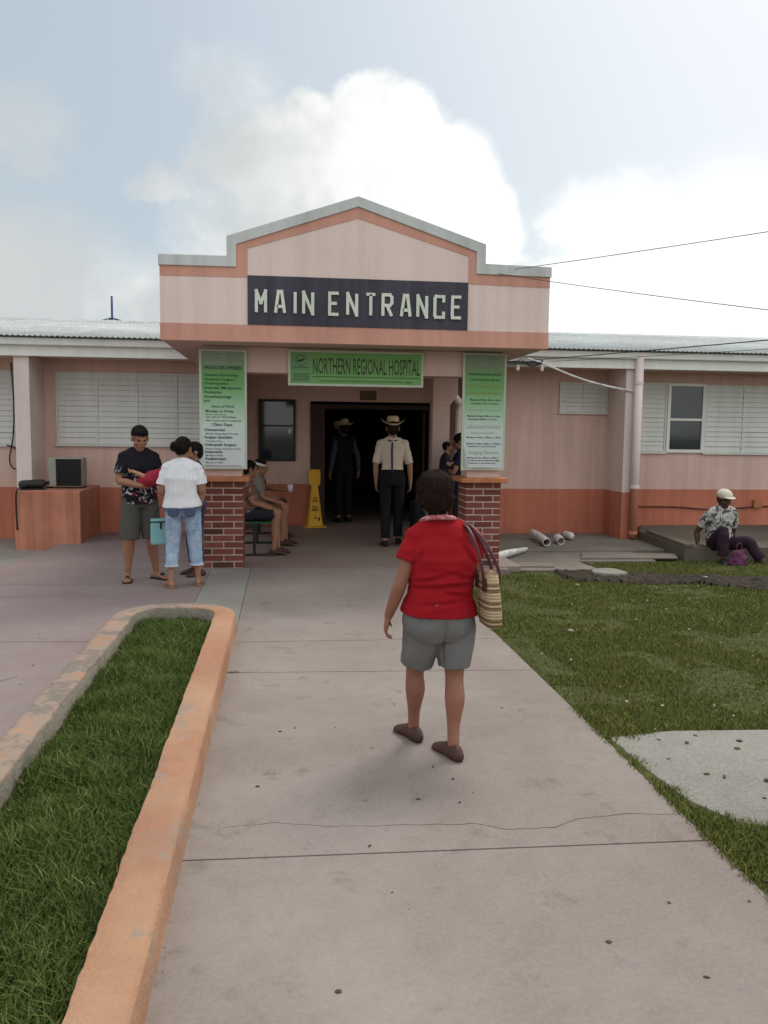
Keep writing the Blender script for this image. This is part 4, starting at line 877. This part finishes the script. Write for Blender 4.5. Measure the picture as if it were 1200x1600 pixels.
def trousers(root, j, mt, t=1., r=(.098,.088,.075,.07), infl=.012, name='trousers', g=1., voxel=.006, disp=None, top=.35):
    """t: how far down hip>knee>ankle the leg reaches (1 = knee, 2 = ankle)"""
    q = MB(); s = j['s']; up = (j['W']-j['P']).normalized(); ah = (j['hR']-j['hL']).normalized(); fw = up.cross(ah)*-1
    q.tube([j['P']-up*.115*s, j['P']-up*.06*s, j['P'], j['P'].lerp(j['W'], .7)], [(.135*s*g+infl,.095*s*g+infl), (.158*s*g+infl,.118*s*g+infl), (.162*s*g+infl,.120*s*g+infl), (.140*s*g+infl,.105*s*g+infl)], n=20, ref=ah, smooth=3)
    for L in 'LR':
        h, k, a = j['h'+L], j['k'+L], j['a'+L]
        if t <= 1.: P = [h+up*.02, h.lerp(k, t*.5), h.lerp(k, t)]; rr = [r[0]*s, r[1]*s, r[2]*s]
        else: P = [h+up*.02, h.lerp(k, .5), k, k.lerp(a, (t-1)*.5), k.lerp(a, t-1)]; rr = [r[0]*s, r[1]*s, r[2]*s, (r[2]+r[3])/2*s, r[3]*s]
        q.tube(P, rr, n=18, smooth=3); q.ell(h, [r[0]*s]*3)
    return organic(name, q, mt, root, voxel, 3, disp)
def shoes(root, j, mt, i=.007, name='shoe', sandal=False):
    for L in 'LR':
        q = MB(); s = j['s']; f = V(j['f'+L]).normalized(); an = j['a'+L]
        if not sandal:
            foot(q, an-V((0,0,.004)), j['f'+L], s, i); organic(name, q, mt, root, .0055, 2)
        else:
            h = V((an.x, an.y, an.z-.085*s))-f*.06*s; rt = V((f.y, -f.x, 0))
            prof = [(-.015, .024), (.03, .044), (.10, .042), (.16, .054), (.22, .050), (.265, .024)]
            q.prism([tuple((h+f*a*s+rt*b*s)[:2]) for a, b in prof] + [tuple((h+f*a*s-rt*b*s)[:2]) for a, b in prof[::-1]], h.z-.006, h.z+.014)
            q.tube([h+f*.16*s-rt*.042*s+V((0,0,.01)), h+f*.155*s+V((0,0,.072*s)), h+f*.16*s+rt*.042*s+V((0,0,.01))], [(.022,.004)]*3, n=8, ref=f, smooth=4)
            q.build(name, mt, root, bevel=.002, world=False)
def belt(root, j, mt, k=.45): 
    q = MB(); s = j['s']; up = (j['W']-j['P']).normalized(); p = j['P'].lerp(j['W'], k)
    q.tube([p-up*.016, p+up*.016], [(.152*s+.016,.118*s+.014)]*2, n=28, ref=(j['hR']-j['hL']).normalized()); return q.build('belt', mt, root, world=False)

# ---- woman in red, walking away, nearest figure
r = empty('person', (.765, 4.13, 0), R_(3), 'woman in a red T-shirt and grey shorts walking up the path, seen from behind', 'person')
j = dict(s=.92, hs=.99, P=V((.025,0,.70)), W=V((.030,-.01,.86)), C=V((.035,.0,1.0)), N=V((.018,.025,1.185)), H=V((.0,.06,1.325)),
         sL=V((-.108,.01,1.108)), sR=V((.192,.005,1.108)), eL=V((-.180,-.02,.885)), eR=V((.245,.13,.905)), wL=V((-.232,.03,.705)), wR=V((.245,.34,.82)),
         hL=V((-.055,.0,.655)), hR=V((.115,0,.655)), kL=V((-.076,.09,.395)), kR=V((.108,-.02,.385)), aL=V((-.066,.15,.074)), aR=V((.082,-.125,.070)), fL=V((-.30,.95,0)), fR=V((-.28,1,0)))
b, Rm = body(j, r, skin('warm', (.255,.11,.07)), gr=1.0, voxel=.0048, yaw=R_(4), pitch=R_(-4), g=(1.12,1.16,1.1,1.02), hands=((V((-.18,.10,-1)), V((1,.15,0)), V((.15,1,.1))), (V((.05,.9,-.3)), V((-1,0,0)), V((0,.2,1)))), curl=.5, neck=1.15)
def hump(c, r_, a): return lambda p: a*math.exp(-((p.x-c[0])**2/r_[0]**2 + (p.y-c[1])**2/r_[1]**2 + (p.z-c[2])**2/r_[2]**2))
def redx(p):
    v = 0
    if p.y < .05:
        for (cx, cz, ang, am, ln, wd) in ((.03,.875,.05,-.009,.16,.012), (.09,.835,-.18,-.006,.10,.010), (-.05,.91,.25,-.006,.08,.010), (.12,.92,-.3,-.005,.07,.009), (.0,.79,.1,-.005,.12,.010), (-.09,1.03,.9,-.006,.07,.010), (.16,1.02,-.95,-.006,.07,.010), (.03,1.0,1.5,-.004,.10,.016)):
            u = (p.x-cx)*math.cos(ang)+(p.z-cz)*math.sin(ang); w_ = -(p.x-cx)*math.sin(ang)+(p.z-cz)*math.cos(ang)
            v += am*math.exp(-(u/ln)**2-(w_/wd)**2)*1.7 - am*.9*math.exp(-(u/ln)**2-((w_-.022)/wd)**2)
    return v
M_red = cloth('red', (.29,.008,.014), k=.16)
shirt(r, j, M_red, g=(1.27,1.20,1.15,1.06), infl=.016, slv=.52, sr=(.064,.066), voxel=.0048, hem=.17, disp=folds(.009, (5, 5, 15), 3., redx))
def shx(p):
    v = -.010*math.exp(-((p.x-.03)/.010)**2)*(1 if p.z < .70 and p.y < 0 else 0)
    v += .008*math.exp(-((abs(p.x-.03)-.085)/.08)**2-((p.z-.66)/.08)**2)*(1 if p.y < 0 else 0)
    return v
M_gry = cloth('grey', fn=lambda g, t: g.mix(g.noise(t, 6, 5), (.125,.12,.115), (.19,.185,.18)), c=0)
trousers(r, j, M_gry, t=.80, r=(.106,.108,.092,.09), infl=.018, g=1.14, name='shorts', voxel=.0048, disp=folds(.009, (9, 9, 7), 9., shx))
q = MB()
for x0_, dx_ in ((-.07, .0), (.075, 0)): q.tube([(x0_-.0, -.137, .668), (x0_+.07, -.137, .664)], .0022, n=6)
M_shoe = mat('shoe_leather', rough=.6, fn=var((.065,.028,.022), .3, 20))
shoes(r, j, M_shoe, .009)
hair(r, j, Rm, HBR, [((0,-.030,.040), (.090,.100,.088)), ((0,-.062,.0), (.084,.064,.085)), ((0,-.045,-.055), (.060,.055,.052)), ((-.055,-.02,.0), (.034,.055,.055)), ((.055,-.02,.0), (.034,.055,.055))], .0045, .007, 22, 11000)
q = MB(); q.tube([V((.018+.079*math.cos(a), .024+.070*math.sin(a), 1.192-.030*math.sin(a)+.004*math.cos(2*a))) for a in np.linspace(0, 2*math.pi, 41)], [(.013,.019)]*41, n=10, ref=(0,0,1), cap=False)
q.build('collar', mat('collar_lace', rough=.9, fn=lambda g, t: g.mix(g.ss(g.noise(t, 95, 3, .7), .46, .54), (.38,.04,.06), (.50,.34,.32))), r, smooth=True, world=False)
# her shoulder bag: its own thing
r = empty('striped_shoulder_bag', (1.022, 4.03, .680), R_(4), 'striped woven straw bag hanging from the shoulder of the woman in red', 'bag')
def strf(g, t):
    s = xyz(g, t); w = g.m('ADD', s[2], g.m('MULTIPLY', g.m('SUBTRACT', g.noise(t, 25, 3), .5), .008))
    a = g.m('SINE', g.m('MULTIPLY', w, 210)); b_ = g.m('SINE', g.m('MULTIPLY', w, 71)); k = g.ss(g.m('ADD', a, g.m('MULTIPLY', b_, .7)), .35, .7)
    return g.mix(k, (.50,.38,.23), (.20,.12,.07))
q = MB(); rings = []
for z, w_, dpt, xo in ((-.005, .030, .08, .014), (.006, .042, .095, .014), (.06, .045, .100, .010), (.15, .042, .100, .004), (.22, .038, .095, -.002), (.272, .035, .09, -.006)):
    rings.append([V((xo+w_*(abs(math.cos(a))**.6)*(1 if math.cos(a) > 0 else -1), dpt*(abs(math.sin(a))**.6)*(1 if math.sin(a) > 0 else -1), z + (.02*abs(math.sin(a))**3 if z > .29 else 0))) for a in np.linspace(0, 2*math.pi, 37)[:-1]])
q.loft(rings); q.build('bag_body', mat('straw', rough=.85, fn=strf, bump=(.9, .006, lambda g, t: g.m('ADD', g.noise(g.scale(t, 1, 1, 3), 70, 3), g.m('MULTIPLY', g.m('SINE', g.m('MULTIPLY', xyz(g, t)[2], 420)), .5)))), r, smooth=True, world=False)
M_lea = mat('strap_leather', rough=.45, fn=var((.085,.018,.022), .3, 20))
for yy in (-.06, .06):
    q = MB(); q.tube([(-.042, yy, .20), (-.054, yy, .285), (-.072, yy*.8, .37), (-.088, yy*.55+.02, .44), (-.100, yy*.3+.07, .488), (-.112, yy*.1+.105, .500)], [(.0085,.003)]*6, n=8, ref=(1,0,0) if yy < 0 else (1,0,0), smooth=5); q.tube([(.032, yy, .20), (.030, yy, .285), (-.008, yy*.85, .37), (-.042, yy*.6+.02, .44), (-.074, yy*.35+.07, .490), (-.095, yy*.1+.105, .503)], [(.0085,.003)]*6, n=8, ref=(1,0,0), smooth=5)
    q.build('strap', M_lea, r, smooth=True, world=False)
for yy in (-.06, .06): q = MB(); q.box(-.048, -.038, yy-.018, yy+.018, .18, .25); q.build('strap_patch', M_lea, r, bevel=.003, world=False)

# ---- man in cream shirt and straw hat
def cowboy_hat(root_or_none, c, R, s, mt, mb_band, name='hat'):
    q = MB(); n = 36
    def ring(rx, ry, z, curl=0.): return [c + R @ (V((rx*math.cos(a), ry*math.sin(a), z + curl*abs(math.cos(a))**2.2 - curl*.35*abs(math.sin(a))**2))*s) for a in np.linspace(0, 2*math.pi, n+1)[:-1]]
    rg = [ring(.078, .098, .0), ring(.084, .104, .004), ring(.125, .150, .004, .022), ring(.162, .182, .010, .060), ring(.164, .185, .015, .062), ring(.125, .152, .012, .024), ring(.092, .112, .012), ring(.088, .106, .035), ring(.078, .098, .085), ring(.060, .082, .112), ring(.040, .060, .105), ring(.01, .02, .098)]
    q.loft(rg); h = q.build(name, mt, root_or_none, smooth=True, world=False)
    q = MB(); q.loft([ring(.0915, .110, .013), ring(.0905, .109, .03)], cap=False); bnd = q.build('hat_band', mb_band, root_or_none, smooth=True, world=False)
    return h
M_straw = mat('hat_straw', rough=.8, fn=lambda g, t: g.mix(g.noise(t, 60, 3), (.50,.38,.22), (.66,.54,.36)), bump=(.5, .003, 220)); M_band = mat('hat_ribbon', (.16,.09,.05), rough=.7)
M_cream = cloth('cream', (.60,.50,.40), k=.08); M_blk = cloth('black', (.012,.012,.015), k=.3); M_dk = cloth('charcoal', (.022,.024,.032), k=.3)
r = empty('person', (1.53, 11.72, 0), R_(-4), 'man in a cream shirt, black trousers and straw hat walking into the doorway', 'person')
j = J(1.80, kR=(.10,.12,.50), aR=(.10,.16,.10), aL=(-.09,-.05,.09), kL=(-.09,.03,.51), eL=(-.235,-.03,1.165), wL=(-.225,.06,.90), eR=(.245,-.03,1.165), wR=(.265,.05,.90))
b, Rm = body(j, r, SK2, voxel=.007, g=(.92,.92,.95,.98), neck=1.0, lg=.74)
shirt(r, j, M_cream, g=(.88,.97,1,1.02), infl=.009, slv=.94, sr=(.056,.054), voxel=.0065, hem=.25, disp=folds(.007, (9, 9, 16), 2.))
trousers(r, j, M_blk, t=1.93, r=(.088,.082,.068,.062), disp=folds(.003, (10, 10, 9)), g=.98, infl=.022)
shoes(r, j, M_black); hair(r, j, Rm, HBR, SHORT)
cowboy_hat(r, j['H']+V((0,-.01,.058)), Matrix.Rotation(R_(2), 3, 'X'), 1.05, M_straw, M_band)
q = MB()
P = [V((-.005,-.075,1.50)), V((-.012,-.118,1.43)), V((-.016,-.142,1.32)), V((-.012,-.135,1.18)), V((-.008,-.140,1.075))]
q.tube(P, [(.014,.004)]*5, n=8, ref=(1,0,0), smooth=4); q.tube([V((-.005,-.085,1.49)), V((.05,-.075,1.505)), V((.09,-.02,1.50))], [(.012,.004)]*3, n=8, ref=(0,0,1), smooth=4); q.tube([V((-.005,-.085,1.49)), V((-.06,-.075,1.505)), V((-.09,-.02,1.50))], [(.012,.004)]*3, n=8, ref=(0,0,1), smooth=4)
q.build('suspenders', cloth('navy', (.045,.05,.085)), r, smooth=True, world=False)
r = empty('carry_bag', (1.92, 11.78, .02), 0, 'black travel bag held by the man in the cream shirt', 'bag')
q = MB(); q.box(-.085, .085, -.24, .24, .03, .62); q.build('bag_body', M_blk, r, bevel=.04, world=False)
q = MB(); q.tube([(0, -.1, .61), (0, -.09, .73), (0, .09, .73), (0, .1, .61)], .012, n=8, smooth=4); q.build('handle', M_black, r, smooth=True, world=False)
# ---- second hat man, in the dark doorway
r = empty('person', (1.06, 14.85, 0), R_(22), 'man in a straw hat and dark waistcoat standing in the dark doorway', 'person')
j = J(1.78, eR=(.27,-.03,1.16), wR=(.30,.0,.90)); b, Rm = body(j, r, SK2, voxel=.009, lg=.74)
shirt(r, j, cloth('blue_grey', (.07,.075,.095)), infl=.012, slv=.85, long=True, voxel=.009, disp=folds(.006), hem=.1)
q = MB(); torso(q, j, infl=.022); organic('waistcoat', q, M_blk, r, .009, 3)
trousers(r, j, M_blk, t=1.93, r=(.09,.084,.07,.064), voxel=.009); shoes(r, j, M_black); hair(r, j, Rm, HB, SHORT)
cowboy_hat(r, j['H']+V((0,-.03,.05)), Matrix.Rotation(R_(-16), 3, 'X'), 1.1, M_straw, M_band)

# ---- woman in white top and acid-washed jeans
r = empty('person', (-1.035, 8.73, 0), R_(2), 'woman in a white blouse and washed blue cropped jeans standing with her back to us', 'person')
j = J(1.54, P=(-.01,0,.86), W=(-.015,-.01,.99), C=(-.015,0,1.13), N=(-.01,.01,1.30), H=(.012,.06,1.435), sL=(-.155,.0,1.235), sR=(.150,.0,1.235), eL=(-.205,-.01,1.0), eR=(.192,-.01,1.01), wL=(-.16,.20,.96), wR=(.14,.20,.98),
      hL=(-.085,0,.82), hR=(.085,0,.82), kL=(-.105,.03,.45), kR=(.115,.05,.45), aL=(-.125,-.05,.085), aR=(.145,.06,.085), fL=(-.35,.9,0), fR=(.05,1,0))
b, Rm = body(j, r, SK, voxel=.0065, yaw=R_(-24), pitch=R_(-8), g=(1.22,1.08,1.1,.98), gr=1.08, lg=.84, hands=((V((.5,.8,.1)), V((0,0,1)), V((0,1,0))), (V((-.5,.8,.1)), V((0,0,1)), V((0,1,0)))))
gath = lambda p: .0035*math.sin(p.x*190+3*noise.noise(p*12))*max(0, min(1, (p.z-1.0)/.15))*(1 if p.z < 1.235 else .25)*(1 if p.y < .02 else .3)
shirt(r, j, cloth('white', (.66,.66,.68), k=.06), g=(1.24,1.15,1.12,.97), infl=.020, slv=.74, sr=(.074,.082), voxel=.006, hem=-.12, disp=folds(.008, (9, 9, 7), 5., gath), name='blouse')
jeanf = lambda g, t: g.mix(g.ss(g.noise(t, 12, 6, .75), .30, .72), (.20,.29,.42), (.42,.51,.60))
M_jean = cloth('jeans', 0, fn=lambda g, t: g.mix(g.ss(xyz(g, worldpos(g))[2], .74, .83), jeanf(g, t), (.10,.14,.22)))
trousers(r, j, M_jean, t=1.60, r=(.104,.096,.080,.072), g=1.18, voxel=.006, disp=folds(.006, (9, 9, 14), 4., lambda p: -.008*math.exp(-(p.x/.010)**2)*(1 if p.y < 0 and p.z < .86 else 0)), name='jeans')
for x in (-.082, .085):
    q = MB(); q.prism([(x-.052, .84), (x+.052, .84), (x+.052, .765), (x, .74), (x-.052, .765)], -.163, -.118, 'y'); q.build('back_pocket', cloth('dark_denim', (.07,.085,.14)), r, bevel=.012, world=False)
for L in 'LR':
    k_, a_ = j['k'+L], j['a'+L]; p = k_.lerp(a_, .60); q = MB(); q.tube([p+V((0,0,.012)), p-V((0,0,.006))], [.0705, .073], n=20); q.build('jeans_cuff', cloth('pale_denim', (.45,.52,.58)), r, world=False)
shoes(r, j, mat('tan_sandal', rough=.6, fn=var((.25,.14,.08), .2, 9)), sandal=True, name='sandal')
hair(r, j, Rm, HB, [((0,-.022,.040), (.083,.098,.086)), ((0,-.055,.0), (.074,.062,.075)), ((-.035,-.120,.010), (.052,.048,.052))], amp=.004)
# ---- man holding a baby
r = empty('person', (-1.54, 9.16, 0), R_(-152), 'man in a black floral shirt and grey shorts holding the red wrapped baby', 'person')
j = J(1.66, sL=(-.165,0,1.335), sR=(.165,0,1.335), eL=(-.225,.03,1.09), eR=(.225,.03,1.09), wL=(-.05,.235,1.075), wR=(.07,.26,1.04), H=(0,.045,1.53), N=(0,.0,1.40), kL=(-.11,.06,.46), kR=(.12,.02,.46), aL=(-.17,.0,.085), aR=(.13,-.03,.085), fL=(-.45,.9,0), fR=(.35,.9,0), hR=(.085,0,.88))
b, Rm = body(j, r, SK, voxel=.0062, gr=1.12, yaw=R_(-5), pitch=R_(-20), g=(1.08,1.12,1.1,1.05), neck=1.12, hands=((V((.9,.25,0)), V((0,-.6,.6)), V((0,.3,1))), (V((-.9,.25,.1)), V((0,-.6,.6)), V((0,.3,1)))))
def flor(g, t):
    s = xyz(g, t); w = g.noise(t, 16, 5, .7, 1.2); w2 = g.noise(g.scale(t, 1, 1, 1), 11, 4, .6, 1.)
    zz = g.ss(g.m('ADD', s[2], g.m('MULTIPLY', s[0], -.35)), 1.20, 1.06)
    c = g.mix(g.m('MULTIPLY', g.ss(w, .56, .60), zz), (.012,.011,.016), (.55,.52,.50))
    return g.mix(g.m('MULTIPLY', g.ss(w2, .60, .63), zz), c, (.28,.02,.03))
shirt(r, j, cloth('floral', 0, fn=flor), g=(1.12,1.18,1.12,1.06), infl=.018, slv=.74, sr=(.066,.066), hem=-.45, voxel=.006, disp=folds(.006))
trousers(r, j, cloth('olive_grey', (.085,.08,.07), k=.2), t=1.0, r=(.112,.112,.105,.1), g=1.12, name='shorts', disp=folds(.006, (8,8,8)))
shoes(r, j, mat('dark_sandal', rough=.6, fn=var((.025,.018,.016), .2, 9)), sandal=True, name='sandal')
hair(r, j, Rm, HB, [((0,-.022,.050), (.082,.096,.080)), ((0,-.055,.01), (.072,.060,.065)), ((0,.045,.078), (.062,.045,.036))], amp=.003)
# the baby: wrapped in red, top-level because it is held
r = empty('person', (-1.385, 8.93, 1.11), R_(-25), 'baby wrapped in a red blanket in the arms of the man', 'person')
q = MB(); q.ell((.165, 0, .075), (.062, .058, .06)); q.ell((.165, -.05, .062), (.012, .01, .012)); q.ell((.07,0,.03), (.10,.065,.06)); q.ell((.12,-.052,.055), (.02,.018,.018))
q.tube([(-.02,-.045,.02), (-.10,-.075,.06), (-.16,-.09,.085)], [.026, .022, .016], n=10, cap='round', smooth=3); q.tube([(-.02,.02,.03),(-.12,.02,.0)], [.03,.022], n=10, cap='round')
for k in range(4): q.ell((-.185-.004*k, -.093+.0, .082+.011*k-.012), (.015,.008,.006))
organic('body', q, SKB, r, .005, 2)
q = MB(); q.tube([(-.10, .01, -.02), (0, .0, .0), (.10, .0, .03), (.17, .02, .065)], [(.075,.060), (.095,.082), (.090,.085), (.082,.078)], n=18, ref=(0,1,0), cap='round', smooth=4)
organic('blanket', q, cloth('crimson', (.30,.025,.045), k=.2), r, .006, 2, folds(.012, (14, 14, 14), 1.))
q = MB(); q.ell((.175, .012, .088), (.066, .062, .060)); organic('bonnet', q, cloth('crimson_cap', (.24,.02,.035), k=.2), r, .006, 1, folds(.003, (30, 30, 30)))
r = empty('tote_bag', (-1.29, 8.95, .42), R_(8), 'pale turquoise cool bag hanging between the man and the woman in white', 'bag')
q = MB(); q.box(-.105, .105, -.06, .06, 0, .275); q.build('bag_body', mat('turquoise', rough=.6, fn=var((.22,.45,.46), .12, 6), bump=(.3, .01, 12)), r, bevel=.018, world=False)
q = MB(); q.box(-.108, .108, -.063, .063, .235, .25); q.tube([(.0, -.066, .25), (.0, -.066, .17)], .010, n=8); q.build('trim', M_dk, r, bevel=.003, world=False)
q = MB(); q.tube([(-.07,0,.27), (-.04,0,.36), (.03,0,.40), (.05,0,.36), (.07,0,.27)], [(.012,.004)]*5, n=8, ref=(0,1,0), smooth=4); q.build('handle', M_dk, r, world=False)
# ---- person in purple behind the woman in white
r = empty('person', (-.985, 9.45, 0), R_(115), 'person in a purple shirt and dark jeans mostly hidden behind the woman in white', 'person')
j = J(1.48); b, Rm = body(j, r, SK, voxel=.008, pitch=R_(-10), lg=.84)
shirt(r, j, cloth('purple', (.085,.055,.14)), infl=.014, slv=.6, voxel=.008, disp=folds(.006)); trousers(r, j, cloth('dark_blue', (.025,.04,.09)), t=1.8, voxel=.008); shoes(r, j, M_shoe); hair(r, j, Rm, HB, SHORT)

# ---- three people on the bench, facing +X
def seated(loc, rz, H, label, sk, top, bot, hairm_, bott=1.0, seat=.45, lean=0., handpos=((-.10,.34,.60), (.10,.34,.60)), fL=(-.02,1,0), fR=(.02,1,0), yaw=0, pitch=-.1, longs=False, shoe=M_shoe, vox=.008, legs=None, g=(1.08,1.15,1.08,1.02)):
    r = empty('person', loc, rz, label, 'person'); s = H/1.7; z = seat+.09*s
    j = dict(s=s, P=V((0,0,z+.03)), W=V((0,-.03+lean*.3,z+.19*s)), C=V((0,-.02+lean*.7,z+.36*s)), N=V((0,.0+lean,z+.53*s)), H=V((0,.045+lean*1.2,z+.66*s)), sL=V((-.175*s,lean*.95,z+.47*s)), sR=V((.175*s,lean*.95,z+.47*s)),
             hL=V((-.09*s,.03,z)), hR=V((.09*s,.03,z)), kL=V((-.11*s,.42*s,z+.02)), kR=V((.11*s,.42*s,z+.02)), aL=V((-.10*s,.44*s,.085)), aR=V((.11*s,.38*s,.085)), fL=V(fL), fR=V(fR), wL=V(handpos[0])*1., wR=V(handpos[1])*1.)
    for L, x in (('L', -1), ('R', 1)): j['e'+L] = j['s'+L].lerp(j['w'+L], .5)+V((.05*x, -.10, -.07))
    if legs: j.update({k: V(v) for k, v in legs.items()})
    b, Rm = body(j, r, sk, voxel=vox, yaw=yaw, pitch=pitch, g=g, gr=1.08, lg=(.84 if bott > 1 else 1.), hands=((V((.3,.9,-.1)), V((0,0,-1)), V((1,0,0))), (V((-.3,.9,-.1)), V((0,0,-1)), V((-1,0,0)))))
    shirt(r, j, top, g=(g[0],g[1]*1.05,g[2],g[3]), infl=.016, slv=.7 if not longs else .9, long=longs, sr=(.066,.062), voxel=vox, disp=folds(.006), low=False)
    trousers(r, j, bot, t=bott, r=(.102,.096,.082,.075), g=1.02, voxel=vox, disp=folds(.006, (9,9,9)), name='shorts' if bott <= 1 else 'trousers')
    shoes(r, j, shoe); hair(r, j, Rm, hairm_, SHORT); return r, j, Rm
seated((-.47, 10.98, 0), R_(-90), 1.52, 'woman in dark clothes on the near end of the bench behind the left pillar', SK, cloth('brown_print', 0, fn=lambda g, t: g.mix(g.ss(g.noise(t, 20, 4), .52, .58), (.16,.075,.05), (.30,.20,.16))), M_dk, HB, .92)
r, j, Rm = seated((-.36, 11.85, 0), R_(-90), 1.50, 'woman with a white headband seated in the middle of the bench', SK, cloth('taupe', (.20,.165,.14)), cloth('umber', (.11,.06,.04)), HB, .9, yaw=R_(-8))
q = MB(); q.tube([j['H']+Rm@V((0,-.025,.022)), j['H']+Rm@V((0,-.018,.056))], [(.091,.106),(.088,.102)], n=24, ref=(1,0,0)); q.build('headband', cloth('white_band', (.62,.58,.54)), r, smooth=True, world=False)
r, j, Rm = seated((-.38, 12.65, 0), R_(-90), 1.45, 'person in dark clothes with a white cup at the far end of the bench', SK, M_dk, cloth('umber2', (.05,.035,.03)), HB, 1.8, handpos=((-.08,.42,.72), (.10,.34,.60)))
r = empty('drink_cup', (.10, 12.70, .70), 0, 'white cup held by the person at the far end of the bench', 'cup'); q = MB(); q.tube([(0,0,0),(0,0,.10)], [.032,.042], n=18); q.build('cup_body', M_white, r, smooth=True, world=False); q = MB(); q.tube([(0,0,.101),(0,0,.110)], [.044,.040], n=18); q.build('lid', M_white, r, smooth=True, world=False)

# ---- woman with child at the right of the porch
r = empty('person', (2.58, 12.05, 0), R_(75), 'woman in a navy shirt with black hair carrying a child beside the right pillar', 'person')
j = J(1.60, eL=(-.20,.08,1.05), wL=(-.02,.24,1.10), eR=(.2,.06,1.06), wR=(.05,.25,1.12)); b, Rm = body(j, r, SK, voxel=.008, pitch=R_(-12), lg=.84)
shirt(r, j, cloth('navy_shirt', (.018,.018,.045)), slv=.6, voxel=.008, disp=folds(.006)); trousers(r, j, M_dk, t=1.9, voxel=.008); shoes(r, j, M_black)
hair(r, j, Rm, HB, [((0,-.022,.040), (.088,.104,.088)), ((0,-.07,-.01), (.08,.07,.10)), ((0,-.10,-.09), (.06,.05,.09))])
r = empty('person', (2.34, 12.03, .90), R_(-95), 'small child with short black hair held against the woman in navy', 'person')
j = J(.95, P=(0,0,.12), W=(0,0,.20), C=(0,.01,.29), N=(0,.015,.40), H=(0,.04,.52), sL=(-.10,.01,.37), sR=(.10,.01,.37), eL=(-.15,.04,.26), eR=(.15,.04,.26), wL=(-.12,.14,.30), wR=(.12,.14,.30), hL=(-.06,.0,.11), hR=(.06,.0,.11), kL=(-.14,.10,.02), kR=(.14,.10,.02), aL=(-.15,.08,-.18), aR=(.15,.08,-.18))
j['s'] = .62; b, Rm = body(j, r, SK, voxel=.007, pitch=R_(10))
j2 = dict(j); q = MB(); q.ell(j['H'], (.001,.001,.001))
shirt(r, j, M_dk, slv=.7, voxel=.007); trousers(r, j, cloth('child_blue', (.04,.05,.10)), t=1.6, voxel=.007, r=(.09,.08,.07,.06)); shoes(r, j, M_black)
hair(r, j, Rm, HB, [((0,-.022,.040), (.085,.100,.088)), ((0,-.055,-.005), (.076,.062,.078))])

# ---- man sitting on the low walkway
def fl2(g, t):
    w = g.noise(t, 15, 4, .6, 1.); w2 = g.noise(t, 24, 3, .6)
    c = g.mix(g.ss(w, .50, .54), (.52,.50,.46), (.09,.09,.10)); return g.mix(g.ss(w2, .62, .65), c, (.30,.12,.12))
r, j, Rm = seated((5.97, 10.78, -.145), R_(178), 1.62, 'man in a patterned shirt and pale cap sitting on the edge of the low walkway', SK3, cloth('hawaiian', 0, fn=fl2), cloth('wine_dark', (.035,.018,.028)), HB, 1.9, seat=.20, lean=.06,
    handpos=((-.26,-.08,.28), (.27,-.06,.28)), yaw=R_(8), pitch=-.25, shoe=M_black, vox=.007, legs=dict(kL=(-.30,.24,.34), aL=(-.44,.36,.10), kR=(.10,.30,.49), aR=(.10,.34,.13), fL=(-.8,.6,0), fR=(.3,.9,0)))
q = MB(); n = 28
q.ell(j['H']+Rm@V((0,-.022,.058)), (.100,.116,.078), Rm); q.prism([tuple((V((.082*math.cos(a), .078+.085*math.sin(a)))) ) for a in np.linspace(0, math.pi, 12)], 0, .006)
for i in range(len(q.v)-24, len(q.v)): q.v[i] = tuple(j['H'] + Rm@(V(q.v[i])+V((0,0,.052))))
q.build('cap', cloth('cream_cap', (.62,.56,.45)), r, smooth=False, bevel=.002, world=False)
r = empty('cloth_bag', (6.0, 10.30, -.085), R_(20), 'purple cloth bag on the grass at the feet of the seated man', 'bag')
q = MB(); q.loft([[V((a*math.cos(t)*1., b_*math.sin(t), z)) for t in np.linspace(0, 6.283, 19)[:-1]] for z, a, b_ in ((0,.13,.08),(.03,.16,.10),(.10,.14,.09),(.15,.12,.05),(.20,.10,.02))]); organic('bag_body', q, cloth('violet', (.11,.035,.075)), r, .006, 2, folds(.022, (14,14,14)))
q = MB(); q.tube([(-.04,0,.20), (-.05,0,.27), (.0,.0,.30), (.05,0,.27), (.04,0,.20)], .007, n=7, smooth=4); q.build('handle', cloth('violet'  , 0), r, world=False)
